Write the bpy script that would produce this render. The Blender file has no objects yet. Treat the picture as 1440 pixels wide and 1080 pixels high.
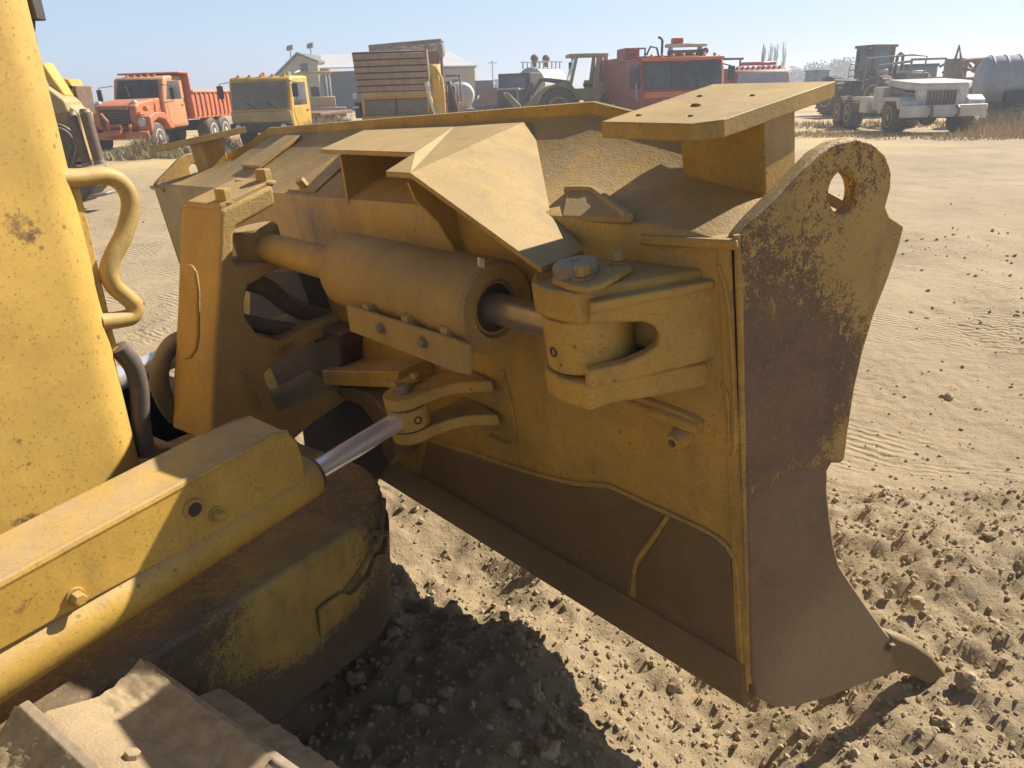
import bpy, bmesh, math, random
from mathutils import Vector, Matrix, noise, geometry
from math import radians as R, sin, cos, pi
random.seed(7)
sc = bpy.context.scene
# ------------------------------------------------------------------ camera
F = 1050.0; H = 1.75
PITCH = math.atan((540-122)/F); ROLL = R(2.0)
fw = Vector((0, cos(PITCH), -sin(PITCH))); rt0 = Vector((1, 0, 0)); up0 = rt0.cross(fw)
rt = rt0*cos(ROLL)-up0*sin(ROLL); up = up0*cos(ROLL)+rt0*sin(ROLL)
CAM = Vector((0, 0, H))
cd = bpy.data.cameras.new('camera'); cam = bpy.data.objects.new('camera', cd); sc.collection.objects.link(cam)
m3 = Matrix((rt, up, -fw)).transposed()
cam.matrix_world = Matrix.Translation(CAM) @ m3.to_4x4()
cd.sensor_fit = 'HORIZONTAL'; cd.sensor_width = 36; cd.lens = 36*F/1440
cd.clip_start = 0.05; cd.clip_end = 3000
sc.camera = cam
# ------------------------------------------------------------------ light
SUN_AZ, SUN_EL = R(58), R(41)
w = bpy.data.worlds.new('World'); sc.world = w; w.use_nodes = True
nt = w.node_tree; nt.nodes.clear()
sky = nt.nodes.new('ShaderNodeTexSky'); sky.sky_type = 'NISHITA'; sky.sun_disc = False
sky.sun_elevation = SUN_EL; sky.sun_rotation = SUN_AZ
sky.air_density = 1.0; sky.dust_density = .35; sky.ozone_density = 2.0
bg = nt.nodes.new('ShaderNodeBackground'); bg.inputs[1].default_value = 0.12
wo = nt.nodes.new('ShaderNodeOutputWorld')
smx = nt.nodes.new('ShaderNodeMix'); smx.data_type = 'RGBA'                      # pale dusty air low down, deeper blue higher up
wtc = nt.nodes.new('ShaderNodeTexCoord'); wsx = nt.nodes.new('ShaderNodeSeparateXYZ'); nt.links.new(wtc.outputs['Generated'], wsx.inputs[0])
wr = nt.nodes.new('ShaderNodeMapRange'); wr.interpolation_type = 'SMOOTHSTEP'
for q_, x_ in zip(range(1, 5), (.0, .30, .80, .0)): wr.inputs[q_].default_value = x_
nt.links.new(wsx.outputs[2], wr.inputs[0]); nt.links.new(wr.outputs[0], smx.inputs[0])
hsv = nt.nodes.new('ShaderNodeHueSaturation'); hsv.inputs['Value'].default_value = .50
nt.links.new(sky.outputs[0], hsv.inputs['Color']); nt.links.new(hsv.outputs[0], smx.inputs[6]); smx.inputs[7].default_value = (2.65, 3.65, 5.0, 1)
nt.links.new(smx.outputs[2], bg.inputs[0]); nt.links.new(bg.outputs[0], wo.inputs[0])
sd = bpy.data.lights.new('sun', 'SUN'); sd.energy = 5.0; sd.angle = R(0.55); sd.color = (1, .93, .82)
so = bpy.data.objects.new('sun', sd); sc.collection.objects.link(so)
sundir = Vector((sin(SUN_AZ)*cos(SUN_EL), cos(SUN_AZ)*cos(SUN_EL), sin(SUN_EL)))
so.rotation_euler = sundir.to_track_quat('Z', 'Y').to_euler()
so.location = (8, 6, 12)
vs = sc.view_settings; vs.view_transform = 'Standard'; vs.look = 'None'; vs.gamma = 1; vs.use_curve_mapping = False
vs.exposure = 0.86
sc.display_settings.display_device = 'sRGB'

# ------------------------------------------------------------------ frames
def ray(x, y): return fw + rt*((x-720)/F) + up*((540-y)/F)
def hit(x, y, P, n):
    r = ray(x, y); return CAM + r*((P-CAM).dot(n)/r.dot(n))
def ground(x, y, z=0.0): return hit(x, y, Vector((0, 0, z)), Vector((0, 0, 1)))
U = ray(-180, 225).normalized()
W = ray(1037, 340).cross(ray(1060, 985)).cross(U).normalized()
if W.z < 0: W = -W
V = W.cross(U).normalized()
if V.y < 0: V = -V
O = CAM + ray(1060, 985)*1.9
BL = 4.0                                             # blade length
def B(u, v, w_): return O + U*u + V*v + W*w_
def toB(P): d = P-O; return Vector((d.dot(U), d.dot(V), d.dot(W)))
def bv(x, y, v): return hit(x, y, O+V*v, V)
def bu(x, y, u): return hit(x, y, O+U*u, U)
def bw(x, y, w_): return hit(x, y, O+W*w_, W)
def be0(x, y): n_ = (U+V*.22).normalized(); return hit(x, y, O, n_)
def mirror(P): b = toB(P); return B(BL-b.x, b.y, b.z)
HD = R(36)
TF = Vector((sin(HD), cos(HD), 0)); TS = Vector((cos(HD), -sin(HD), 0)); Z = Vector((0, 0, 1))
def T(f, s, z): return TF*f + TS*s + Z*z
def ts(x, y, s): return hit(x, y, TS*s, TS)
def tf(x, y, f): return hit(x, y, TF*f, TF)
def proj(P):
    d = P-CAM; z = d.dot(fw); return (720+F*d.dot(rt)/z, 540-F*d.dot(up)/z)
def lerp(a, b, t): return a+(b-a)*t
def at_x(P0, P1, x):
    lo, hi = -0.5, 1.5
    s = 1 if proj(lerp(P0, P1, 1))[0] > proj(P0)[0] else -1
    for _ in range(50):
        m = (lo+hi)/2
        if (proj(lerp(P0, P1, m))[0]-x)*s < 0: lo = m
        else: hi = m
    return lerp(P0, P1, lo)

# ------------------------------------------------------------------ mesh helpers
class MB:
    def __init__(s): s.bm = bmesh.new()
    def face(s, pts): return s.bm.faces.new([s.bm.verts.new(p) for p in pts])
    def prism(s, pts, vec, holes=()):
        loops = [list(pts)]+[list(h) for h in holes]
        flat = [p for l in loops for p in l]
        a = [s.bm.verts.new(p) for p in flat]; b = [s.bm.verts.new(p+vec) for p in flat]
        if not holes:
            s.bm.faces.new(a); s.bm.faces.new(list(reversed(b)))
        elif len(holes) == 1:
            no = len(loops[0]); nh = len(loops[1]); ho = loops[1]
            d = (ho[0]-ho[nh//2]); d.normalize()
            c_ = sum(ho, Vector())/nh
            def far(sg): return max(range(no), key=lambda i: (loops[0][i]-c_).normalized().dot(d*sg))
            iR, iL = far(1), far(-1)
            def arc(n, i, j):
                r_ = [i]
                while i != j: i = (i+1) % n; r_.append(i)
                return r_
            def nrm(l):
                t_ = Vector()
                for i in range(len(l)): t_ += l[i].cross(l[(i+1) % len(l)])
                return t_
            same = nrm([p-c_ for p in loops[0]]).dot(nrm([p-c_ for p in ho])) > 0
            hR, hL = no, no+nh//2
            def harc(i, j): return [no+k for k in (list(reversed(arc(nh, j-no, i-no))) if same else arc(nh, i-no, j-no))]
            for ids in (arc(no, iR, iL)+harc(hL, hR), arc(no, iL, iR)+harc(hR, hL)):
                s.bm.faces.new([a[i] for i in ids]); s.bm.faces.new([b[i] for i in reversed(ids)])
        else:
            fs = []
            for t in geometry.tessellate_polygon(loops):
                fs += [s.bm.faces.new([a[i] for i in t]), s.bm.faces.new([b[i] for i in reversed(t)])]
            rim = {frozenset((l0+i, l0+(i+1) % len(l))) for l0, l in zip([sum(len(q) for q in loops[:k]) for k in range(len(loops))], loops) for i in range(len(l))}
            ia = {v: i for i, v in enumerate(a)}; ib = {v: i for i, v in enumerate(b)}
            es = set()
            for f in fs:
                for e in f.edges:
                    d = ia if e.verts[0] in ia else ib
                    if frozenset((d[e.verts[0]], d[e.verts[1]])) not in rim: es.add(e)
            bmesh.ops.dissolve_limit(s.bm, angle_limit=.02, verts=[], edges=list(es))
        k = 0
        for l in loops:
            n = len(l)
            for i in range(n):
                j = (i+1) % n
                s.bm.faces.new((a[k+i], a[k+j], b[k+j], b[k+i]))
            k += n
        return s
    def box(s, c, d, rot=None, taper=None):
        c = Vector(c); vv = []
        for z in (-1, 1):
            k = taper if (taper and z == 1) else (1, 1)
            for x, y in ((-1, -1), (1, -1), (1, 1), (-1, 1)):
                p = Vector((x*d[0]/2*k[0], y*d[1]/2*k[1], z*d[2]/2))
                if rot: p = rot @ p
                vv.append(s.bm.verts.new(c+p))
        for q in ((3, 2, 1, 0), (4, 5, 6, 7), (0, 1, 5, 4), (1, 2, 6, 5), (2, 3, 7, 6), (3, 0, 4, 7)):
            s.bm.faces.new([vv[i] for i in q])
        return s
    def obox(s, P, ax, ay, az):                        # corner + three edge vectors
        s.prism([P, P+ax, P+ax+ay, P+ay], az); return s
    def lathe(s, P, axis, prof, n=28, closed=False):
        axis = axis.normalized(); q = axis.to_track_quat('Z', 'Y')
        e1 = q @ Vector((1, 0, 0)); e2 = q @ Vector((0, 1, 0)); rings = []
        for t, r in prof:
            rings.append([s.bm.verts.new(P+axis*t+(e1*cos(2*pi*i/n)+e2*sin(2*pi*i/n))*max(r, 1e-4)) for i in range(n)])
        m = len(rings)
        for k in range(m if closed else m-1):
            a, b = rings[k], rings[(k+1) % m]
            for i in range(n):
                j = (i+1) % n; s.bm.faces.new((a[i], a[j], b[j], b[i]))
        if not closed:
            s.bm.faces.new(list(reversed(rings[0]))); s.bm.faces.new(rings[-1])
        return s
    def cyl(s, p0, p1, r0, r1=None, n=24):
        p0 = Vector(p0); p1 = Vector(p1)
        return s.lathe(p0, p1-p0, [(0, r0), ((p1-p0).length, r0 if r1 is None else r1)], n)
    def tube(s, path, r, n=12, smooth=0):
        path = [Vector(p) for p in path]
        if smooth:
            out = []
            for i in range(len(path)-1):
                p0 = path[max(i-1, 0)]; p1 = path[i]; p2 = path[i+1]; p3 = path[min(i+2, len(path)-1)]
                for k in range(smooth):
                    t = k/smooth
                    out.append(0.5*((2*p1)+(p2-p0)*t+(2*p0-5*p1+4*p2-p3)*t*t+(3*p1-p0-3*p2+p3)*t**3))
            out.append(path[-1]); path = out
        rings = []; e1 = None
        for i, p in enumerate(path):
            t = (path[min(i+1, len(path)-1)]-path[max(i-1, 0)]).normalized()
            if e1 is None: e1 = t.orthogonal().normalized()
            e1 = (e1-t*e1.dot(t)).normalized(); e2 = t.cross(e1)
            rr = r(i) if callable(r) else r
            rings.append([s.bm.verts.new(p+(e1*cos(2*pi*k/n)+e2*sin(2*pi*k/n))*rr) for k in range(n)])
        for a, b in zip(rings, rings[1:]):
            for i in range(n):
                j = (i+1) % n; s.bm.faces.new((a[i], a[j], b[j], b[i]))
        s.bm.faces.new(list(reversed(rings[0]))); s.bm.faces.new(rings[-1])
        return s
    def ball(s, c, r, sub=2, sc_=(1, 1, 1)):
        mm = Matrix.Translation(Vector(c)) @ Matrix.Diagonal((r*sc_[0], r*sc_[1], r*sc_[2], 1))
        bmesh.ops.create_icosphere(s.bm, subdivisions=sub, radius=1, matrix=mm); return s
    def hexbolt(s, P, ax, r, h, washer=True):
        ax = ax.normalized()
        if washer: s.lathe(P, ax, [(0, r*1.35), (h*.25, r*1.35)], 20); P = P+ax*h*.25
        s.lathe(P, ax, [(0, r), (h*.85, r), (h, r*.86)], 6); return s
    def build(s, name, mat, parent=None, bevel=0, ang=35, seg=2, org=None, recalc=True):
        while parent and parent.parent and parent.parent.parent: parent = parent.parent      # thing > part > sub-part, no further
        bm = s.bm
        if recalc: bmesh.ops.recalc_face_normals(bm, faces=bm.faces)
        me = bpy.data.meshes.new(name)
        off = org if org is not None else (ROOTS.get(parent.name) if parent else None)
        if off is not None: bmesh.ops.translate(bm, verts=bm.verts, vec=-off)
        bm.to_mesh(me); bm.free()
        me.materials.append(mat); me.shade_smooth(); me.set_sharp_from_angle(angle=R(ang))
        o = bpy.data.objects.new(name, me); sc.collection.objects.link(o)
        if parent: o.parent = parent; ROOTS[o.name] = off if off is not None else Vector()
        elif org is not None: o.location = org
        if bevel:
            b = o.modifiers.new('bevel', 'BEVEL'); b.width = bevel; b.segments = seg; b.limit_method = 'ANGLE'; b.angle_limit = R(32)
        return o
ROOTS = {}
def tag(o, label=None, cat=None, group=None, kind=None):
    if label: o['label'] = label
    if cat: o['category'] = cat
    if group: o['group'] = group
    if kind: o['kind'] = kind
    return o
def empty(name, loc, label, cat, rotz=0, group=None, world=False):
    o = bpy.data.objects.new(name, None); sc.collection.objects.link(o); o.location = loc
    o.rotation_euler = (0, 0, rotz); o.empty_display_size = .3
    ROOTS[o.name] = Vector(loc) if world else Vector((0, 0, 0))
    return tag(o, label, cat, group)

# ------------------------------------------------------------------ materials
def rgba(c): return (c[0], c[1], c[2], 1)
class NT:
    def __init__(s, name):
        s.m = bpy.data.materials.new(name); s.m.use_nodes = True; s.t = s.m.node_tree; s.t.nodes.clear()
        s.out = s.n('ShaderNodeOutputMaterial'); s.p = s.n('ShaderNodeBsdfPrincipled')
        s.l(s.p.outputs[0], s.out.inputs[0])
        s.tc = s.n('ShaderNodeTexCoord').outputs['Object']
    def n(s, t, **k):
        x = s.t.nodes.new(t)
        for a, b in k.items(): setattr(x, a, b)
        return x
    def l(s, a, b): s.t.links.new(a, b)
    def put(s, sock, v):
        if isinstance(v, bpy.types.NodeSocket): s.l(v, sock)
        elif isinstance(v, (tuple, list)) and sock.type == 'RGBA': sock.default_value = rgba(v)
        else: sock.default_value = v
    def math(s, op, a, b=0.0, clamp=False):
        x = s.n('ShaderNodeMath', operation=op, use_clamp=clamp); s.put(x.inputs[0], a); s.put(x.inputs[1], b); return x.outputs[0]
    def noise(s, scale, detail=6, rough=.6, vec=None, dist=0):
        x = s.n('ShaderNodeTexNoise'); x.inputs['Scale'].default_value = scale; x.inputs['Detail'].default_value = detail
        x.inputs['Roughness'].default_value = rough; x.inputs['Distortion'].default_value = dist
        s.l(vec or s.tc, x.inputs['Vector']); return x.outputs[0]
    def stretch(s, sc_, rot=(0, 0, 0), vec=None):
        x = s.n('ShaderNodeMapping'); x.inputs['Scale'].default_value = sc_; x.inputs['Rotation'].default_value = rot
        s.l(vec or s.tc, x.inputs['Vector']); return x.outputs[0]
    def ramp(s, v, a, b, lo=0.0, hi=1.0):
        x = s.n('ShaderNodeMapRange', interpolation_type='SMOOTHSTEP'); s.put(x.inputs[0], v)
        for i, k in enumerate((a, b, lo, hi)): x.inputs[1+i].default_value = k
        return x.outputs[0]
    def mix(s, f, a, b):
        x = s.n('ShaderNodeMix', data_type='RGBA'); s.put(x.inputs[0], f); s.put(x.inputs[6], a); s.put(x.inputs[7], b); return x.outputs[2]
    def bump(s, h, strength, dist, prev=None):
        x = s.n('ShaderNodeBump'); x.inputs['Strength'].default_value = strength; x.inputs['Distance'].default_value = dist
        s.l(h, x.inputs['Height'])
        if prev: s.l(prev, x.inputs['Normal'])
        return x.outputs[0]
    def blob(s, c, r0, r1):
        x = s.n('ShaderNodeVectorMath', operation='DISTANCE'); s.l(s.tc, x.inputs[0]); x.inputs[1].default_value = c
        return s.ramp(x.outputs['Value'], r0, r1, 1.0, 0.0)
    def plane(s, c, n_, a, b):
        x = s.n('ShaderNodeVectorMath', operation='SUBTRACT'); s.l(s.tc, x.inputs[0]); x.inputs[1].default_value = c
        y = s.n('ShaderNodeVectorMath', operation='DOT_PRODUCT'); s.l(x.outputs[0], y.inputs[0]); y.inputs[1].default_value = n_
        return s.ramp(y.outputs['Value'], a, b)

def paint(name, base, wear=.3, dust=.5, fields=(), steel=(.145, .086, .045), dustc=(.34, .25, .15), rough=.5, scale=1.0, rust=(.15, .06, .025), film=.22, chips=1.0, metal=0.0, pits=0.0, grime=.45, rough_bump=.35, edge_wear=0.0, scratch=.4, dustf=(), mw=(.50, .32, .18)):
    N = NT(name); dark = (base[0]*.22+.02, base[1]*.2+.012, base[2]*.2+.008)
    n1 = N.noise(3.2*scale, 9, .68); n2 = N.noise(26*scale, 8, .7); n3 = N.noise(120*scale, 4, .65)
    wv = N.math('ADD', N.math('MULTIPLY', n1, mw[0]), N.math('ADD', N.math('MULTIPLY', n2, mw[1]), N.math('MULTIPLY', n3, mw[2])))
    if sum(mw) != 1: wv = N.math('ADD', wv, .5-.5*sum(mw))
    wv = N.math('ADD', wv, (wear-.5)*.55)
    def fsum(v, fl):
        for kind, a, b_, c_, wt in fl:
            f = N.blob(a, b_, c_) if kind == 'b' else N.plane(a, b_, c_[0], c_[1])
            v = N.math('ADD', v, N.math('MULTIPLY', f, wt))
        return v
    wv = fsum(wv, fields)
    mask = N.ramp(wv, .53, .57); edge = N.ramp(wv, .49, .55)
    bc = N.mix(N.ramp(n1, .3, .72), tuple(x*.80 for x in base), tuple(min(1, x*1.14) for x in base))
    gr = N.math('MULTIPLY', N.ramp(N.noise(6*scale, 9, .74, N.stretch((1, 1, .4))), .45, .66), N.ramp(n3, .35, .6, .45, 1))
    bc = N.mix(N.math('MULTIPLY', gr, grime), bc, tuple(a*.30+b*.22 for a, b in zip(base, dustc)))
    bc = N.mix(N.ramp(n3, .56, .68, 0, .42), bc, dark)
    bc = N.mix(N.ramp(n2, .60, .72, 0, .38), bc, tuple(a*.45+b*.3 for a, b in zip(base, dustc)))
    if scratch:
        for k, rot in enumerate(((.3, .4, .9), (1.1, .2, -.5))):
            sn_ = N.noise(1.0, 3, .55, N.stretch((3*scale, 95*scale, 95*scale), rot))
            bc = N.mix(N.math('MULTIPLY', N.ramp(sn_, .665, .70), scratch), bc, dark if k else tuple(min(1, x*1.35) for x in base))
    if chips or pits:
        for sc_v, lim in ((95*scale, .66-pits*.6), (38*scale, .70-pits*1.2)):
            vo = N.n('ShaderNodeTexVoronoi'); vo.inputs['Scale'].default_value = sc_v; N.l(N.tc, vo.inputs['Vector'])
            sxc = N.n('ShaderNodeSeparateColor'); N.l(vo.outputs['Color'], sxc.inputs[0])
            pm = N.math('MULTIPLY', N.ramp(N.math('ADD', vo.outputs['Distance'], N.math('MULTIPLY', n3, .2)), .24, .32, 1, 0), N.ramp(N.math('ADD', N.math('MULTIPLY', sxc.outputs[0], .45), N.math('MULTIPLY', n1, .55)), lim, lim+.03))
            bc = N.mix(N.math('MULTIPLY', pm, .85*max(chips, .6)), bc, tuple(x*.9 for x in steel))
    bc = N.mix(N.math('MULTIPLY', edge, .6), bc, dark)
    st = N.mix(N.ramp(n1, .42, .62), steel, tuple(x*.62 for x in steel)); st = N.mix(N.ramp(n2, .48, .68), st, rust)
    st = N.mix(N.ramp(n3, .48, .70, 0, .7), st, tuple(x*1.7 for x in steel))
    col = N.mix(mask, bc, st)
    if edge_wear:
        g0 = N.n('ShaderNodeNewGeometry'); bv_ = N.n('ShaderNodeBevel', samples=6); bv_.inputs['Radius'].default_value = .007
        dp = N.n('ShaderNodeVectorMath', operation='DOT_PRODUCT'); N.l(g0.outputs['Normal'], dp.inputs[0]); N.l(bv_.outputs[0], dp.inputs[1])
        ew = N.math('MULTIPLY', N.ramp(dp.outputs['Value'], .998, .93), N.ramp(n2, .40, .56)); 
        col = N.mix(N.math('MULTIPLY', ew, edge_wear, True), col, tuple(x*.85 for x in steel))
    g = N.n('ShaderNodeNewGeometry'); sx = N.n('ShaderNodeSeparateXYZ'); N.l(g.outputs['Normal'], sx.inputs[0])
    dn = N.ramp(N.noise(9*scale, 8, .72), .28, .68, .25, 1.0)
    dm = N.math('MULTIPLY', N.ramp(sx.outputs[2], .25, .85, film, min(1.0, film+dust)), dn, clamp=True)
    dm = N.math('MULTIPLY', fsum(dm, dustf), N.ramp(n3, .25, .62, 1.0, .62), clamp=True)
    dc = N.mix(n2, tuple(x*.72 for x in dustc), tuple(x*1.2 for x in dustc))
    col = N.mix(dm, col, dc)
    N.l(col, N.p.inputs['Base Color'])
    N.put(N.p.inputs['Roughness'], N.math('ADD', N.math('MULTIPLY', mask, .12), N.math('ADD', N.math('MULTIPLY', dm, .4), rough), clamp=True))
    if metal: N.put(N.p.inputs['Metallic'], N.math('MULTIPLY', mask, metal))
    h = N.math('ADD', N.math('MULTIPLY', mask, -.4), N.math('ADD', N.math('MULTIPLY', n2, .6), N.math('MULTIPLY', n3, .5)))
    N.l(N.bump(h, min(1, rough_bump*1.3), .007/max(scale, .6)), N.p.inputs['Normal'])
    return N.m
def plain(name, col, rough=.6, metal=0.0, var=.25, scale=20, bump=.2, dust=.0, film=.0):
    N = NT(name); n1 = N.noise(scale, 6, .65)
    c = N.mix(N.ramp(n1, .25, .75), tuple(x*(1-var) for x in col), tuple(min(1, x*(1+var)) for x in col))
    if dust or film:
        g = N.n('ShaderNodeNewGeometry'); sx = N.n('ShaderNodeSeparateXYZ'); N.l(g.outputs['Normal'], sx.inputs[0])
        dm = N.math('MULTIPLY', N.ramp(sx.outputs[2], .1, .8, film, film+dust), N.ramp(N.noise(7, 5, .7), .2, .7, .5, 1.0), clamp=True)
        c = N.mix(dm, c, (.37, .27, .165))
    N.l(c, N.p.inputs['Base Color']); N.p.inputs['Roughness'].default_value = rough; N.p.inputs['Metallic'].default_value = metal
    if bump: N.l(N.bump(n1, bump, .004), N.p.inputs['Normal'])
    return N.m
def glass(name, col=(.035, .046, .056), rough=.06):
    return plain(name, col, rough, 0, .85, 1.6, 0, film=.10, dust=.1)  # broad light and dark blotches painted in as window reflections

YEL = (.56, .34, .07); YELS = (.60, .36, .065)
TL = T(0, -2.4, 0)                                     # base of the bulldozer
def rel(P): return tuple(P-TL)
M = {}
M['yellow'] = paint('worn yellow paint', YEL, .22, .75)
EW = .85
M['cast'] = paint('yellow casting', (.43, .27, .06), .12, .7, film=.52, scale=1.3, rough_bump=.9, rough=.7, edge_wear=.5, scratch=.15, dustc=(.33, .24, .14))
M['guard'] = paint('dusty yellow guard', (.44, .275, .065), .24, .5, film=.30, scale=1.6, dustc=(.355, .255, .14), edge_wear=EW, grime=.6)
M['blade'] = paint('yellow blade paint', (.54, .315, .052), .12, .75, film=.18, grime=.6, rough_bump=.5, edge_wear=EW, dustc=(.33, .25, .15), fields=[
    ('p', rel(B(0, 0, .2)), tuple(-W), (-.05, .2), .12)])
M['end'] = paint('scraped end plate paint', (.47, .28, .055), .47, .5, film=.12, dustc=(.34, .235, .12), steel=(.17, .098, .052), rust=(.19, .075, .03), scale=1.5, mw=(.32, .38, .42), grime=.8, rough_bump=.7, edge_wear=.6, scratch=.7, dustf=[('b', rel(be0(1180, 930)), .12, .46, 1.3), ('b', rel(be0(1120, 740)), .05, .25, .35)], fields=[
    ('b', rel(bv(1092, 560, .1)), .08, .34, .155), ('b', rel(bv(1085, 390, .05)), .02, .20, .04),
    ('p', rel(B(0, 0, .60)), tuple(-W), (-.03, .05), .3), ('b', rel(bv(1165, 620, .35)), .04, .14, -.34),
    ('b', rel(bv(1210, 340, .5)), .05, .30, -.15), ('b', rel(bv(1240, 235, .55)), .03, .16, .17), ('b', rel(bv(1110, 290, .3)), .02, .16, .13)])
M['hood'] = paint('hood paint', (.62, .39, .085), .05, .3, fields=[('b', rel(ts(35, 320, -1.92)), .02, .09, .26), ('b', rel(ts(40, 740, -1.92)), .02, .12, .24), ('b', rel(ts(190, 560, -1.92)), .01, .12, .10)], film=.12, scale=.8, chips=.8, pits=.05, rough=.45, grime=.22, rough_bump=.06, scratch=.3, steel=(.2, .11, .06))
M['arm'] = paint('arm paint', (.55, .325, .05), .14, .95, film=.12, edge_wear=.6, rough_bump=.14, fields=[('b', rel(ts(20, 850, -1.45)), .03, .12, .22)], dustc=(.38, .28, .165))
M['frame'] = paint('scuffed frame paint', (.43, .28, .055), .64, .7, film=.26, scale=2.2, mw=(.30, .36, .44), grime=.8, dustc=(.25, .18, .105), steel=(.085, .058, .036), rust=(.11, .065, .035), edge_wear=.4, fields=[
    ('b', rel(ts(430, 832, -1.4)), .05, .30, -.22), ('p', rel(T(0, 0, .38)), (0, 0, -1), (-.06, .12), .16)])
M['dirtysteel'] = paint('worn ground steel', (.17, .105, .04), .40, .6, film=.20, mw=(.36, .36, .36), chips=.4, steel=(.06, .04, .026), rust=(.12, .06, .03), scale=1.6, grime=.5, scratch=.6)
M['shoe'] = paint('dusty track shoe', (.35, .255, .145), .25, .6, film=.45, chips=.0, steel=(.2, .15, .1), rust=(.24, .17, .1), dustc=(.40, .295, .17), rough=.7, rough_bump=1.0, scale=1.5)
M['grouser'] = plain('worn grouser steel', (.26, .22, .17), .5, .15, .4, 40, .4, film=.15, dust=.4)
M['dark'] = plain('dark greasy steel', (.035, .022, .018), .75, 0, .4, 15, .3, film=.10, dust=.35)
M['pin'] = plain('grey pin steel', (.20, .165, .125), .6, .2, .3, 50, .4, film=.3, dust=.4)
M['bolt'] = plain('dusty bolt steel', (.17, .125, .075), .6, .2, .35, 60, .3, film=.25, dust=.4)
M['rod'] = plain('dusty rod steel', (.30, .26, .21), .32, .6, .15, 30, .05, film=.2, dust=.4)
M['chrome'] = plain('chrome rod', (.88, .88, .90), .15, .62, .05, 9, 0)
M['hose'] = plain('grey hose rubber', (.055, .05, .045), .8, 0, .3, 60, .2, film=.22, dust=.4)
M['rubber'] = plain('tyre rubber', (.035, .032, .03), .85, 0, .35, 8, .3, film=.25, dust=.3)
M['glass'] = glass('dark cab glass')
M['bglass'] = plain('bluish cab glass', (.07, .12, .17), .1, 0, .5, 1.5, 0, film=.06)
M['sglass'] = plain('dusty windscreen', (.10, .095, .07), .25, 0, .5, 2.0, 0, film=.3)
M['black'] = plain('black metal', (.025, .025, .026), .6, 0, .3, 6, .1, film=.1, dust=.3)
M['orange'] = paint('faded orange paint', (.58, .145, .045), .2, .35, scale=.25, film=.16, steel=(.30, .13, .06), dustc=(.5, .36, .24))
M['peach'] = paint('sun bleached orange paint', (.60, .26, .095), .2, .35, scale=.25, film=.2, steel=(.32, .15, .07), dustc=(.5, .36, .24))
M['tyellow'] = paint('faded truck yellow', (.68, .40, .05), .12, .35, scale=.25, film=.12)
M['tan'] = paint('dull machine yellow', (.47, .34, .13), .22, .4, scale=.25, film=.3)
M['firered'] = paint('faded fire red', (.36, .05, .03), .12, .3, scale=.2, film=.2)
M['rustred'] = paint('rusty red steel', (.20, .085, .055), .3, .3, scale=.25, film=.2)
M['white'] = paint('chalky white paint', (.62, .59, .52), .12, .3, scale=.25, film=.12, steel=(.25, .17, .11))
M['grey'] = plain('weathered grey steel', (.22, .22, .22), .6, .2, .3, 2, .1, film=.2, dust=.2)
M['mgrey'] = plain('brown grey frame steel', (.11, .095, .085), .7, .1, .3, 2, .1, film=.2, dust=.2)
M['bucket'] = plain('worn bucket plate', (.27, .20, .155), .6, .2, .25, 4, .2, film=.1)
M['slate'] = plain('slate grey tank skin', (.34, .37, .40), .55, .1, .15, 2, .1, film=.08, dust=.2)
M['sheet'] = plain('tan wall sheeting', (.36, .31, .215), .7, 0, .1, .5, 0)
M['roof'] = plain('pale roof sheeting', (.62, .60, .57), .5, .1, .08, .5, 0)
M['navy'] = plain('navy and bay shade', (.035, .04, .055), .8, 0, .2, .5, 0)
M['lamp'] = plain('amber lamp lens', (.75, .22, .03), .3, 0, .1, 3, 0)
M['lens'] = plain('clear lamp lens', (.6, .6, .58), .2, 0, .1, 3, 0)
M['redbar'] = plain('red light bar lens', (.5, .05, .03), .3, 0, .1, 3, 0)
M['leaf'] = plain('dark leaf', (.055, .075, .035), .8, 0, .5, 3, 0)
M['leafgrey'] = plain('dusty leaf', (.09, .105, .06), .8, 0, .5, 3, 0)
M['bark'] = plain('grey bark', (.10, .08, .065), .9, 0, .3, 6, .3)
M['straw'] = plain('dry straw grass', (.46, .33, .15), .8, 0, .35, 3, 0)
M['weed'] = plain('olive weed', (.33, .27, .13), .85, 0, .4, 4, 0)
M['drywood'] = plain('dry brush twigs', (.36, .25, .13), .85, 0, .4, 4, 0)
M['stone'] = plain('dusty clod', (.34, .255, .145), .9, 0, .3, 22, .6)
M['rbrown'] = plain('brown weathered steel', (.13, .078, .055), .7, 0, .35, 9, .3, film=.15, dust=.3)
#MATEND

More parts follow.
